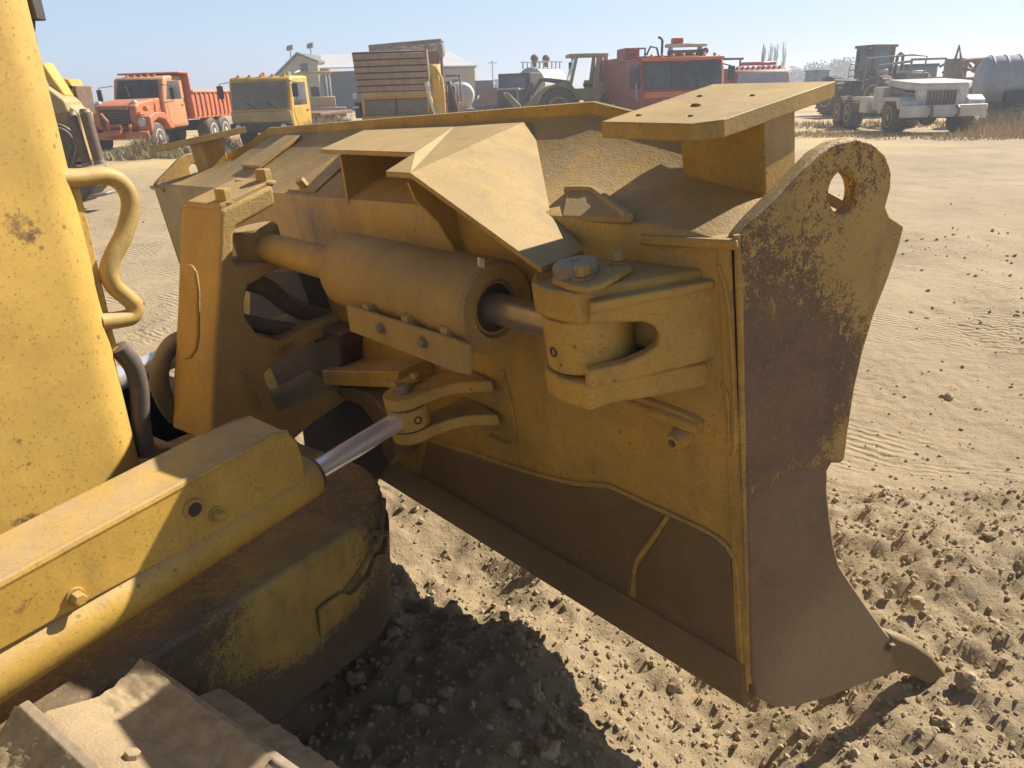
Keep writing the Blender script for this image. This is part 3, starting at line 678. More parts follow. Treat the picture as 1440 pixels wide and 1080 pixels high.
# oval pad on the rear face
def tr(x, y): return hit(x, y, T(fT-.002, 0, 0)+Vector((0, 0, 0)), TF)
ov = [tr(x, y) for x, y in ((256, 400), (259, 380), (266, 370), (273, 372), (280, 384), (283, 410), (283, 470), (280, 492), (272, 503), (263, 505), (257, 495), (255, 470))]
mb = MB(); mb.prism(ov, -TF*.014); part(mb, 'oval_pad', 'cast', tower, .008)
mb = MB(); mb.prism([tw(x, y, ST-.015) for x, y in ((309, 297), (310, 288), (350, 268), (383, 252), (386, 261))], -TS*.20); cap = part(mb, 'cap_plate', 'cast', tower, .006)
for x, y in ((316, 284), (344, 270), (372, 256)):
    mb = MB(); q = ts(x, y+3, ST-(.17 if x == 344 else .05)); mb.hexbolt(q, Z, .029, .042); part(mb, 'bolt', 'cast', tower, .002)
def text(s, P, dx, dy, size, mat, parent, depth=.003):
    cu = bpy.data.curves.new('t', 'FONT'); cu.body = s; cu.size = size; cu.extrude = depth; cu.align_x = 'LEFT'
    ob = bpy.data.objects.new('t', cu); sc.collection.objects.link(ob)
    me = bpy.data.meshes.new_from_object(ob); bpy.data.objects.remove(ob); dz_ = dx.cross(dy).normalized()
    mm = Matrix((dx.normalized(), dy.normalized(), dz_)).transposed().to_4x4(); mm.translation = P-ROOTS.get(parent.name, Vector())
    me.transform(mm); me.materials.append(mat); o = bpy.data.objects.new('raised_lettering', me); sc.collection.objects.link(o); o.parent = parent; return o
d0, d1 = tw(334, 520, ST+.002), tw(362, 592, ST+.002)
text('109-2951', d0, (d1-d0), TS.cross(d1-d0), .052, M['cast'], tower)
d0, d1 = tw(384, 504, ST+.002), tw(418, 486, ST+.002)
text('M1000', d0, (d1-d0), TS.cross(d1-d0), .038, M['cast'], tower)
# ---- centre of the blade: socket box, ring and struts
mb = MB(); mb.prism([bv(x, y, -.10) for x, y in ((372, 500), (432, 456), (478, 470), (480, 515), (462, 556), (400, 566))], V*.10); mb2 = MB(); mb2.prism([bv(x, y, -.08) for x, y in ((352, 384), (418, 380), (440, 440), (430, 470), (350, 455))], V*.08); part(mb2, 'hose_shade_block', 'dark', blade, .004); part(mb, 'socket_box', paint('rusty red socket', (.10, .035, .025), .2, .3, steel=(.03, .016, .014)), blade, .01)  # dark block put behind the hoses for the shade of a recess
mb = MB(); mb.prism([bv(q[0], q[1], -.14) for q in ((452, 521), (560, 523), (560, 546), (456, 542))], V*.14); part(mb, 'strut', 'blade', blade, .004)
mb = MB(); arcp = [bv(*q, -.10) for q in ((470, 548), (496, 546), (520, 556), (540, 580), (552, 610), (556, 640), (548, 655), (540, 640), (534, 614), (522, 588), (506, 570), (486, 562))]
mb.prism(arcp, V*.10); part(mb, 'socket_rim', 'dirtysteel', blade, .004)
mb = MB(); mb.prism([bv(*q, -.02) for q in ((420, 560), (500, 560), (535, 600), (545, 650), (520, 690), (430, 640))], V*.02); part(mb, 'socket_shade_plate', 'dark', blade, 0)  # flat dark plate in place of the shaded hollow under the bracket

# ---- angle cylinder bracket and rod
WU = .70
apx = bw(567, 551, WU); ab = toB(apx); print('ANGLE PIN', ab)
au, av = ab.x, ab.y
def arm_plate(w_, t, r=.064):
    a0 = Vector((au, av)); a1 = Vector((.99, 0.012)); d = (a1-a0); L = d.length; d /= L; n_ = Vector((-d.y, d.x))
    pts = [a0+(-d*cos(R(-90+180*i/16))+n_*sin(R(-90+180*i/16)))*r for i in range(17)]
    def wd(k, flare): return r*(1-.22*math.sin(pi*min(1, k*1.25)))+flare*max(0, k-.45)**2*3.2
    hi = [a0+d*(L*k)+n_*wd(k, .07) for k in [i/8 for i in range(1, 9)]]
    lo = [a0+d*(L*k)-n_*wd(k, .03) for k in [i/8 for i in range(1, 9)]]
    poly = [B(p.x, min(p.y, .012), w_) for p in pts+hi+list(reversed(lo))]
    mb = MB(); mb.prism(poly, -W*t); return mb
abr = part(arm_plate(WU, .038), 'angle_bracket', 'blade', blade, .004)
part(arm_plate(WU-.115, .038), 'bracket_plate', 'blade', abr, .004)
mb = MB(); kq = B(au, av, WU); mb.lathe(kq, W, [(0, .024), (.02, .024), (.024, .02)], 24); part(mb, 'pin', 'pin', abr, .001)
mb = MB(); mb.prism([bw(x, y, WU+.001) for x, y in ((548, 548), (580, 530), (592, 533), (566, 553))], W*.012); part(mb, 'keeper_plate', 'blade', abr, .002)
for x, y in ((556, 546), (584, 534)):
    mb = MB(); mb.hexbolt(bw(x, y, WU+.01), W, .014, .02); part(mb, 'bolt', 'blade', abr, .001)
AE = B(au, av, WU-.077)
gl = ts(436, 668, -1.50)
axa = (gl-AE).normalized()
ac = MB(); ac.cyl(AE+axa*.03, gl+axa*.5, .030, n=32)
ang = part(MB().lathe(gl, axa, [(0, .03), (0, .056), (.02, .061), (.9, .061), (1.5, .061)], 40), 'angle_cylinder', 'arm', dz, .002)
part(ac, 'chrome_rod', 'chrome', ang, 0)
mb = MB(); mb.lathe(AE-W*.034, W, [(0, .06), (.002, .064), (.066, .064), (.068, .06)], 40); part(mb, 'rod_eye', 'blade', ang, .002)
rim = (CAM-AE); rim = (rim-W*rim.dot(W)).normalized(); side = W.cross(rim)
best = min((pi*2*i/120 for i in range(120)), key=lambda a: abs(proj(AE+(rim*cos(a)+side*sin(a))*.064)[0]-588)+(0 if cos(a) > 0 else 999))
hn = rim*cos(best)+side*sin(best); mb = MB(); mb.lathe(AE+hn*.062, hn, [(0, .013), (.004, .013), (.004, .009), (0, .007)], 20); part(mb, 'grease_hole', 'dark', ang, 0)
mb = MB(); mb.lathe(gl-axa*.012, axa, [(0, .031), (0, .05), (.02, .056), (.02, .031)], 32, True); part(mb, 'seal_ring', 'dark', ang, 0)
# guard channel over the angle cylinder
SA = -1.45
side_px = [(-60, 853), (0, 820), (120, 754), (240, 689), (330, 640), (385, 612), (405, 608), (418, 622), (425, 642), (431, 686), (360, 722), (240, 784), (145, 834), (0, 915), (-60, 950)]
sp = [ts(x, y, SA) for x, y in side_px]
mb = MB(); mb.prism(sp, -TS*.012); ga = part(mb, 'cylinder_guard', 'arm', dz, .003)
tpx = [(-60, 853), (0, 820), (120, 754), (240, 689), (330, 640), (385, 612), (405, 608)]
fr = [ts(x, y, SA) for x, y in tpx]; bk = [p-TS*.15+Z*.012 for p in fr]
mb = MB()
for i in range(len(fr)-1): pass
mb.prism(fr+list(reversed(bk)), -Z*.012); part(mb, 'guard_top', 'arm', ga, .003)
mb = MB(); mb.tube([p-TS*.010-Z*.008 for p in fr], .012, 10); part(mb, 'bent_edge', 'arm', ga, 0)
mb = MB(); mb.prism([bk[4]-Z*.014, bk[5]-Z*.014, bk[6]-Z*.014, bk[6]-Z*.19, bk[4]-Z*.19], -TS*.01); part(mb, 'guard_side', 'arm', ga, .002)
mb = MB(); q = ts(271, 715, SA); mb.lathe(q, TS, [(0, .025), (.010, .0225), (.010, .017), (-.004, .017)], 28); part(mb, 'boss', 'arm', ga, .001)
mb = MB(); mb.lathe(q+TS*.004, TS, [(0, .0165), (.004, .0165)], 20); part(mb, 'bore', 'dark', ga, 0)
for x, y in ((303, 723), (105, 838)):
    mb = MB(); q = ts(x, y, SA); mb.hexbolt(q, TS, .014, .022); part(mb, 'bolt', 'arm', ga, .001)
# ---- C-shaped push frame
ZT, ZB = .635, .22; fc, rc_ = 1.14, .31; so_ = -1.40
def cplan(off=0.0):
    p = [(-1.6, so_-off)]
    for i in range(13):
        a = R(90)*i/12; p.append((fc+(rc_-off)*sin(a), so_-rc_+(rc_-off)*cos(a)))
    p.append((fc+rc_-off, -3.4)); return p
po = cplan(); pi_ = list(reversed(cplan(.26)))
mb = MB(); mb.prism([T(f, s, ZB) for f, s in po+pi_], Z*(ZT-ZB)); cf = part(mb, 'push_frame', 'frame', dz, .012, seg=2)
mb = MB(); mb.obox(T(1.18, -3.1, ZT-.12), TF*.42, TS*.75, Z*.12); part(mb, 'frame_nose', 'dark', cf, .02)
mb = MB(); mb.obox(T(.8, -2.9, ZB+.05), TF*.7, TS*1.2, Z*.28); part(mb, 'frame_web', 'dark', cf, .02)
# torn step pocket welded on the frame corner
def cfp(t, off=0.0):      # point on the outer plan, t in metres past fc along the arc
    a = t/rc_
    if a < 0: return (fc+t, so_+off)
    return (fc+(rc_+off)*sin(a), so_-rc_+(rc_+off)*cos(a))
def skin_strip(t0, t1, zlo, zhi, off0, off1, name, mat, par, n=16, th=.010):
    mb = MB(); rows = []
    for i in range(n+1):
        k = i/n; t = lerp(t0, t1, k)
        f0, s0 = cfp(t, off0); f1, s1 = cfp(t, off1); f2, s2 = cfp(t, off0-th); f3, s3 = cfp(t, off1-th)
        rows.append([mb.bm.verts.new(p) for p in (T(f0, s0, zlo(k)), T(f1, s1, zhi(k)), T(f3, s3, zhi(k)), T(f2, s2, zlo(k)))])
    for a, b in zip(rows, rows[1:]):
        for q in range(4): mb.bm.faces.new((a[q], a[(q+1) % 4], b[(q+1) % 4], b[q]))
    mb.bm.faces.new(rows[0]); mb.bm.faces.new(rows[-1])
    return part(mb, name, mat, par, .0)
jag = lambda k: .018*noise.noise(Vector((k*9, 3, 0)))-(.035 if .22 < k < .5 else 0)-(.02 if .62 < k < .72 else 0)
pk = skin_strip(-.14, .30, lambda k: ZB+.165, lambda k: ZB+.255+.055*k+jag(k), .006, .016, 'step_pocket', 'frame', cf)
skin_strip(-.13, .29, lambda k: ZB+.20, lambda k: ZB+.215+.17*min(1, k*1.15), .004, .004, 'pocket_shade_patch', 'dirtysteel', pk)  # thin dark patch on the skin, painting the shade of an opening
for ta, tb, za, zb in ((.02, .24, .27, .385), (.10, .22, .36, .27)):
    fA, sA = cfp(ta, .004); fB, sB = cfp(tb, .004); fm, sm_ = cfp((ta+tb)/2, .012)
    mb = MB(); mb.tube([T(fA, sA, ZB+za), T(fm, sm_, ZB+(za+zb)/2), T(fB, sB, ZB+zb)], .011, 6); part(mb, 'pocket_rib', 'frame', pk, 0)
# ---- hood nose with grab handle
SH = -1.92
hp_ = [(-1.2, SH)]
fh = .925; rh = .11
for i in range(9):
    a = R(90)*i/8; hp_.append((fh-rh+rh*sin(a), SH-rh+rh*cos(a)))
hp_ += [(fh, -2.95), (-1.2, -2.95)]
mb = MB(); mb.prism([T(f, s, .55) for f, s in hp_], Z*1.9); hood = part(mb, 'hood', 'hood', dz, .0, ang=40)
print('HOOD edge', proj(T(fh, SH, 1.9)), proj(T(fh, SH, .8)), max(proj(T(f, s, .8))[0] for f, s in hp_), max(proj(T(f, s, 1.96))[0] for f, s in hp_))
fe = fh-.02
gpx = [(84, 250), (110, 250), (145, 247), (166, 254), (180, 272), (183, 296), (174, 330), (159, 360), (153, 382), (160, 402), (178, 418), (189, 430), (186, 444), (170, 449), (140, 453)]
mb = MB(); mb.tube([ts(x, y, SH-.05) for x, y in gpx], .0225, 16, 5); gh = part(mb, 'grab_handle', paint('handle paint', (.56, .36, .09), .16, .4, scale=2.5, film=.3, steel=(.12, .06, .05)), hood, 0)
fl = [ts(x, y, SH-.06) for x, y in ((80, 225), (112, 262), (160, 470), (176, 520), (160, 500), (100, 300))]
mb = MB(); mb.prism(fl, -TS*.012); part(mb, 'side_flange', 'hood', hood, .002)
mb = MB(); mb.tube([ts(34, 18, SH-.1), ts(42, 30, SH-.1), ts(40, 60, SH-.1)], .012, 8, 3); mb.box(ts(40, 12, SH-.1), (.05, .04, .05)); part(mb, 'lamp_bracket', 'black', hood, .003)
# ---- hoses and far angle cylinder
def hose(pts, s, r, parent, name='hose'):
    P = [ts(x, y, s) if not isinstance(x, Vector) else x for x, y in pts]
    mb = MB(); mb.tube(P, lambda i: r*(1.0 if i % 2 else .86), 14, 22); return part(mb, name, 'hose', parent, 0, ang=180)
hose([(335, 392), (375, 405), (405, 428), (440, 441), (500, 447)], -2.33, .036, dz)
hose([(340, 452), (380, 460), (430, 468), (480, 478), (540, 484), (580, 490)], -2.33, .031, dz)
hose([(264, 474), (243, 484), (229, 505), (224, 535), (232, 562), (252, 590), (290, 622), (320, 640)], -2.5, .034, dz)
hose([(166, 488), (186, 512), (196, 548), (198, 590), (206, 640)], -1.98, .026, dz)
mb = MB(); mb.lathe(ts(256, 592, -2.5), (ts(290, 622, -2.5)-ts(252, 590, -2.5)), [(0, .036), (0, .05), (.06, .05), (.06, .036)], 24, True); part(mb, 'hose_clamp', 'pin', dz, .002)
P0, P1_ = ts(150, 540, -2.7), ts(250, 498, -2.7)
mb = MB(); mb.cyl(P0, lerp(P0, P1_, 1.6), .045, n=28); part(mb, 'chrome_rod', 'chrome', dz, 0)
# ---- track
track_c = -1.06
SHW = .58
mb = MB(); zc, fcn, ri = .355, .30, .285
mb.lathe(T(fcn, track_c-.12, zc), TS, [(0, .05), (0, ri-.03), (.02, ri), (.22, ri), (.24, ri-.03), (.24, .05)], 40); trk = part(mb, 'track', 'dark', dz, .004)
mb = MB(); mb.obox(T(-1.6, track_c-.18, .22), TF*1.85, TS*.36, Z*.30); part(mb, 'track_frame', 'dark', trk, .02)
def path(d):    # distance from top tangent point, + goes forward round the idler
    R_ = ri+.045
    if d <= 0: return fcn+d, zc+R_, 0.0
    a = d/R_
    if a < pi*.98: return fcn+R_*sin(a), zc+R_*cos(a), a
    return fcn-(d-R_*pi*.98), zc-R_, pi
pitch = .203; protos = {}
def shoe(k, d):
    f, z, a = path(d)
    t = TF*cos(a)-Z*sin(a); n_ = TF*sin(a)+Z*cos(a); c = T(f, track_c, z)
    def q(x, y, h): return c+t*x+TS*y+n_*h
    mb = MB(); hw = SHW/2; pr = []
    prof = [(-.125, -.022), (-.112, -.004), (-.09, .008), (-.04, .008), (.0, .008), (.035, .014), (.058, .028), (.074, .050), (.080, .056), (.097, .052), (.100, .0), (.10, -.010), (-.1, -.024)]
    mb.prism([q(x, -hw, h) for x, h in prof], TS*SHW); s_ = part(mb, 'track_shoe', 'shoe', trk, .004)
    mb = MB(); mb.prism([q(x, -hw-.002, h) for x, h in ((.070, .040), (.078, .060), (.098, .060), (.103, .0))], TS*(SHW+.004)); part(mb, 'grouser_bar', 'grouser', s_, .004)
    mb = MB(); nx, ny = 30, 48; gr_ = []
    x0_, x1_, y0_, y1_ = -.03, .076, -hw+.004, hw*(.1+.5*random.random())
    for i in range(nx+1):
        rw = []
        for j_ in range(ny+1):
            x = lerp(x0_, x1_, i/nx); y = lerp(y0_, y1_, j_/ny); sl = .010+max(0, x)*.55+max(0, x-.035)*.4
            e_ = min(i/5, 1)*min((ny-j_)/6, 1); hh = sl-.004+(.002+.004*noise.noise(Vector((x*45+k*3, y*45, 1)))+.0045*noise.noise(Vector((x*190, y*190, k))))*e_
            rw.append(mb.bm.verts.new(q(x, y, hh)))
        gr_.append(rw)
    for a_1, b_1 in zip(gr_, gr_[1:]):
        for j_ in range(ny): mb.bm.faces.new((a_1[j_], a_1[j_+1], b_1[j_+1], b_1[j_]))
    part(mb, 'packed_dirt', 'stone', s_, 0, ang=180)
    for x, y in ((-.05, -.07), (.03, -.07), (-.05, .07), (.03, .07)):
        mb = MB(); mb.hexbolt(q(x, y, .008), n_, .014, .011, False); part(mb, 'bolt', 'shoe', s_, .001)
    for y in (-.09, .09):
        mb = MB(); mb.prism([q(x, y-.02, h) for x, h in ((-.11, -.015), (.1, -.015), (.12, -.06), (.08, -.10), (-.08, -.10), (-.12, -.06))], TS*.04); part(mb, 'track_link', 'dark', s_, .006)
for k in range(-7, 8): shoe(k, .135+k*pitch)

# ================================================================== THE YARD BEHIND
def gx(px, Y): 
    z = Y*cos(PITCH)+H*sin(PITCH)
    return ((px-720)/F*z+sin(ROLL)*(Y*sin(PITCH)-H*cos(PITCH)))/cos(ROLL)
def zh(px, py, Y):
    r = ray(px, py); return H+r.z*Y/r.y
def veh(name, label, cat, px, Y, rot=pi, group=None):
    x = gx(px, Y); o = empty(name, (x, Y, gz(x, Y)-.01), label, cat, rot, group); ROOTS[o.name] = Vector((0, 0, 0)); return o
class VB:
    def __init__(s, root): s.r = root
    def __call__(s, name, mat, fn, par=None, bev=.02):
        mb = MB(); fn(mb); return mb.build(name, M[mat], par or s.r, bevel=bev, seg=1 if bev < .03 else 2)
    def boxes(s, name, mat, lst, par=None, bev=.02):
        def f(mb):
            for c, d in lst: mb.box(c, d)
        return s(name, mat, f, par, bev)
    def wheel(s, x, y, r, w_, rim='white', side=1, name='wheel', tread=True):
        mb = MB(); pr = [(-w_/2, r*.55), (-w_/2, r*.86), (-w_*.38, r*.97), (-w_*.3, r), (w_*.3, r), (w_*.38, r*.97), (w_/2, r*.86), (w_/2, r*.55)]
        mb.lathe(Vector((x, y, r)), Vector((1, 0, 0)), pr, 32, False)
        if tread:
            for i in range(24):
                a = 2*pi*i/24
                for sg in (-1, 1):
                    mb.box((x+sg*w_*.25, y+sin(a+sg*.1)*r, r+cos(a+sg*.1)*r), (w_*.42, r*.1, r*.05), Matrix.Rotation(-a, 3, 'X'))
        t = mb.build(name, M['rubber'], s.r)
        mb = MB(); sx = x+side*w_/2
        mb.lathe(Vector((sx-side*.05, y, r)), Vector((side, 0, 0)), [(0, r*.58), (.06, r*.58), (.06, r*.50), (.01, r*.46), (.0, r*.2), (.07, r*.17), (.07, .001)], 24)
        for i in range(8):
            a = 2*pi*i/8; mb.cyl((sx-side*.05, y+sin(a)*r*.33, r+cos(a)*r*.33), (sx-side*.02, y+sin(a)*r*.33, r+cos(a)*r*.33), .022, n=8)
        mb.build('rim', M[rim], t)
        return t
def quadprism(mb, prof, x0, x1):   # side profile (y,z) extruded across x
    mb.prism([Vector((x0, y, z)) for y, z in prof], Vector((x1-x0, 0, 0)))

# ---- orange dump truck
t = veh('dump_truck', 'faded orange dump truck with a bleached cab and ribbed red bed parked in weeds', 'truck', 230, 29.5, R(176)); v = VB(t)
v('chassis', 'black', lambda m: (m.box((0, -.8, .75), (.9, 6.6, .25)), m.box((0, 2.2, .6), (1.9, .15, .15)), m.box((0, -2.2, .6), (1.9, .15, .15))))
v('hood', 'orange', lambda m: (quadprism(m, [(1.05, .8), (2.75, .8), (2.82, 1.1), (2.78, 1.55), (2.55, 1.66), (1.05, 1.78)], -.78, .78)), bev=.07)
gr = v('grille', 'black', lambda m: m.box((0, 2.80, 1.2), (1.05, .1, .55)))
v('grille_bar', 'rustred', lambda m: [m.box((0, 2.86, 1.0+.09*i), (1.05, .02, .02)) for i in range(6)], gr, 0)
for s in (-1, 1):
    v('fender', 'orange', lambda m: m.prism([Vector((s*.72, y, z)) for y, z in [(1.15, .75), (1.3, 1.05), (1.75, 1.3), (2.4, 1.32), (2.8, 1.2), (2.84, .72), (2.72, .72), (2.6, 1.0), (2.2, 1.14), (1.75, 1.05), (1.5, .75)]], Vector((s*.48, 0, 0))), bev=.04)
    h = v('headlight', 'white', lambda m: m.lathe(Vector((s*.92, 2.80, 1.02)), Vector((0, 1, 0)), [(0, .14), (.06, .14), (.06, .11), (.03, .0)], 20), bev=0)
    v('lens', 'lens', lambda m: m.lathe(Vector((s*.92, 2.84, 1.02)), Vector((0, 1, 0)), [(0, .1), (.03, .07), (.035, .0)], 16), h, 0)
    v('lamp', 'lens', lambda m: m.cyl((s*.62, 2.5, 1.62), (s*.62, 2.62, 1.62), .10), bev=0)
    v('lamp', 'lamp', lambda m: m.cyl((s*.98, 2.5, 1.44), (s*.98, 2.6, 1.44), .09), bev=0)
    mr = v('mirror', 'black', lambda m: (m.tube([(s*.9, 1.05, 1.6), (s*1.3, 1.2, 1.65), (s*1.3, 1.2, 2.15), (s*.88, 1.0, 2.2)], .015, 6), m.box((s*1.32, 1.18, 1.9), (.16, .05, .38))), bev=0)
v('bumper', 'orange', lambda m: (m.box((0, 2.98, .62), (2.3, .12, .25)), m.box((-.55, 2.98, .82), (.1, .1, .3))))
v('winch_frame', 'orange', lambda m: (m.tube([(.1, 3.05, .5), (.1, 3.15, 1.1), (.35, 3.0, 1.32)], .05, 8), m.tube([(-.3, 3.05, .5), (-.3, 3.12, .95), (.1, 3.12, .95)], .04, 8), m.cyl((-.3, 3.1, .7), (.3, 3.1, .7), .12, n=14)), bev=0)
cab = v('cab', 'peach', lambda m: m.prism([Vector((-.92, y, z)) for y, z in [(-.55, .75), (1.1, .75), (1.1, 1.72), (.82, 2.42), (.6, 2.5), (-.5, 2.52), (-.58, 2.3)]], Vector((1.84, 0, 0))), bev=.07)
v('windshield', 'glass', lambda m: m.prism([Vector((-.78, 1.085, 1.78)), Vector((.78, 1.085, 1.78)), Vector((.72, .86, 2.36)), Vector((-.72, .86, 2.36))], Vector((0, .03, .012))), cab, .0)
v('wiper', 'white', lambda m: m.tube([(.28, 1.10, 1.82), (.40, 1.0, 2.2)], .012, 6), cab, 0)
for s in (-1, 1):
    v('side_window', 'glass', lambda m: m.prism([Vector((s*.915, y, z)) for y, z in [(-.25, 1.72), (.86, 1.72), (.62, 2.32), (-.25, 2.34)]], Vector((s*.015, 0, 0))), cab, 0)
    d = v('door', 'peach', lambda m: m.prism([Vector((s*.915, y, z)) for y, z in [(-.32, .85), (.9, .85), (.92, 1.66), (-.32, 1.66)]], Vector((s*.02, 0, 0))), cab, .008)
    v('handle', 'black', lambda m: m.box((s*.945, -.2, 1.5), (.03, .14, .03)), d, 0)
for i in range(5): v('roof_lamp', 'lamp', lambda m: m.box((-.5+.25*i, .62, 2.53), (.08, .06, .05)), cab, 0)
bed = v('dump_bed', 'orange', lambda m: (m.box((0, -2.4, 1.05), (2.3, 3.6, .12)), m.box((-1.13, -2.4, 1.5), (.07, 3.6, .85)), m.box((1.13, -2.4, 1.5), (.07, 3.6, .85)), m.box((0, -4.18, 1.5), (2.2, .07, .85)), m.box((0, -.66, 1.85), (2.3, .08, 1.5)), m.box((0, -.3, 2.60), (2.3, .8, .06))))
for s in (-1, 1):
    for i in range(9): v('bed_rib', 'orange', lambda m: m.box((s*1.19, -.9-.4*i, 1.5), (.06, .09, .84)), bed, .01)
    v('bed_rail', 'peach', lambda m: m.box((s*1.18, -2.4, 1.95), (.12, 3.6, .1)), bed)
for x, y, sd_2 in ((-.98, 2.2, -1), (.98, 2.2, 1), (-.95, -2.0, -1), (.95, -2.0, 1), (-.95, -3.1, -1), (.95, -3.1, 1)): v.wheel(x, y, .5, .28 if y > 0 else .5, 'white', sd_2, tread=False)

# ---- yellow cab-over truck
t = veh('cabover_truck', 'yellow flat fronted cab over truck with a beacon on its roof beside dry brush', 'truck', 396, 27.5, R(171)); v = VB(t)
cab = v('cab', 'tyellow', lambda m: m.prism([Vector((-1.08, y, z)) for y, z in [(-.5, .55), (1.15, .55), (1.2, 1.1), (1.12, 1.35), (1.0, 2.2), (.85, 2.3), (-.45, 2.3)]], Vector((2.16, 0, 0))), bev=.08)
v('windshield', 'sglass', lambda m: m.prism([Vector((-.98, 1.145, 1.30)), Vector((.98, 1.145, 1.30)), Vector((.95, 1.03, 2.12)), Vector((-.95, 1.03, 2.12))], Vector((0, .03, .01))), cab, 0)
for x in (-.6, .1): v('wiper', 'black', lambda m: m.tube([(x, 1.19, 1.3), (x+.35, 1.17, 1.5)], .015, 6), cab, 0)
v('front_panel', 'tan', lambda m: m.box((0, 1.19, 1.06), (2.1, .06, .34)), cab)
v('bumper', 'black', lambda m: m.box((0, 1.22, .72), (2.2, .16, .30)))
for s in (-1, 1):
    v('side_window', 'glass', lambda m: m.prism([Vector((s*1.075, y, z)) for y, z in [(-.15, 1.4), (.92, 1.4), (.82, 2.1), (-.15, 2.1)]], Vector((s*.015, 0, 0))), cab, 0)
    d = v('door', 'tyellow', lambda m: m.prism([Vector((s*1.075, y, z)) for y, z in [(-.25, .7), (.75, .7), (.98, 1.1), (.98, 1.34), (-.25, 1.34)]], Vector((s*.02, 0, 0))), cab, .006)
    v('handle', 'black', lambda m: m.box((s*1.11, -.1, 1.22), (.03, .15, .03)), d, 0)
    v('mirror', 'black', lambda m: (m.tube([(s*1.05, 1.05, 2.15), (s*1.3, 1.2, 2.1), (s*1.3, 1.2, 1.55)], .015, 6), m.box((s*1.3, 1.2, 1.85), (.2, .05, .4))), cab, 0)
    v('headlight', 'lens', lambda m: m.cyl((s*.8, 1.28, .74), (s*.8, 1.32, .74), .1), bev=0)
v('roof_beacon', 'lamp', lambda m: (m.cyl((0, .6, 2.3), (0, .6, 2.42), .09, .06)), cab, 0)
for i in range(5): v('roof_lamp', 'lamp', lambda m: m.box((-.8+.4*i, .8, 2.33), (.09, .07, .06)), cab, 0)
v('chassis', 'black', lambda m: (m.box((0, -2.4, .8), (.9, 4.6, .22)),))
v('flat_deck', 'rustred', lambda m: m.box((0, -2.9, 1.02), (2.2, 3.4, .12)))
for x, y, s_2 in ((-.95, .35, -1), (.95, .35, 1), (-.92, -3, -1), (.92, -3, 1)): v.wheel(x, y, .46, .28 if y > 0 else .5, 'tyellow', s_2, tread=False)

# ---- metal building and yard lamps
YB = 80
xl, xr = gx(398, YB), gx(669, YB); t = empty('metal_building', (0, YB, 0), 'cream sheet metal workshop with pale roof and a dark open bay', 'building'); v = VB(t)
ze = zh(540, 97, YB); zr = zh(540, 73, YB); xg = gx(454, YB); xa = (xl+xg)/2+.2
m_ = lambda *a: Vector(a)
v('wall', 'sheet', lambda m: (m.prism([m_(xl, 0, 0), m_(xg, 0, 0), m_(xg, 0, zh(452, 87, YB)), m_(xa, 0, zr), m_(xl, 0, zh(398, 106, YB))], m_(0, 10, 0)),), bev=0)
xb = gx(615, YB)
v('wall', 'sheet', lambda m: m.prism([m_(xb-8, 2, 0), m_(xr, 2, 0), m_(xr, 2, ze-.1), m_(xb-8, 2, ze-.1)], m_(0, 9, 0)), bev=0)
rb = v('roof', 'roof', lambda m: (m.prism([m_(xg-.2, 1.0, ze+.25), m_(xr+.3, 1.0, ze-.05), m_(xr-2.6, 6, zr-.1), m_(xa+1, 6, zr+.1)], m_(0, 0, .12)),), bev=0)
v('gable_roof', 'mgrey', lambda m: (m.prism([m_(xl-.3, -.3, zh(398, 106, YB)-.1), m_(xa, -.3, zr+.1), m_(xa, -.3, zr+.25), m_(xl-.3, -.3, zh(398, 106, YB)+.06)], m_(0, 10.5, 0)), m.prism([m_(xg+.2, -.3, zh(452, 87, YB)-.05), m_(xa, -.3, zr+.1), m_(xa, -.3, zr+.25), m_(xg+.2, -.3, zh(452, 87, YB)+.1)], m_(0, 10.5, 0))), bev=0)
v('bay_shade_block', 'navy', lambda m: m.box(((xg+xb-8)/2+1.6, 3.5, ze/2), (xb-8-xg+4, 3, ze-.05)), bev=0)  # solid near-black box painted for the shade inside the bay
v('fascia', 'mgrey', lambda m: m.box(((xb-8+xr)/2, 1.9, ze-.05), (xr-xb+8.4, .1, .16)), bev=0)
v('vent_window', 'navy', lambda m: m.box((xl+2.7, -.03, zh(435, 96, YB)), (.7, .06, .9)), bev=0)
v('wall_rib', 'sheet', lambda m: [m.box((xb-7.8+.45*i, 1.98, ze/2-.1), (.07, .06, ze-.3)) for i in range(int((xr-xb+7.6)/.45))], bev=0)
for px, py, lb in ((419, 66, 'thin lamp pole standing left of the workshop gable peak'), (447, 63, 'thin lamp pole rising behind the workshop gable, taller of the two')):
    x = gx(px, 88); t = empty('yard_lamp', (x, 88, 0), lb, 'lamp post', group='yard lamps behind the workshop'); v = VB(t); z = zh(px, py, 88)
    v('pole', 'grey', lambda m: m.cyl((0, 0, 0), (0, 0, z-.3), .09, .06, n=10), bev=0)
    v('lamp_head', 'mgrey', lambda m: m.prism([m_(-.35, -.3, z-.35), m_(.3, -.3, z-.25), m_(.35, -.3, z+.25), m_(-.25, -.3, z+.1)], m_(0, .5, 0)), bev=.03)

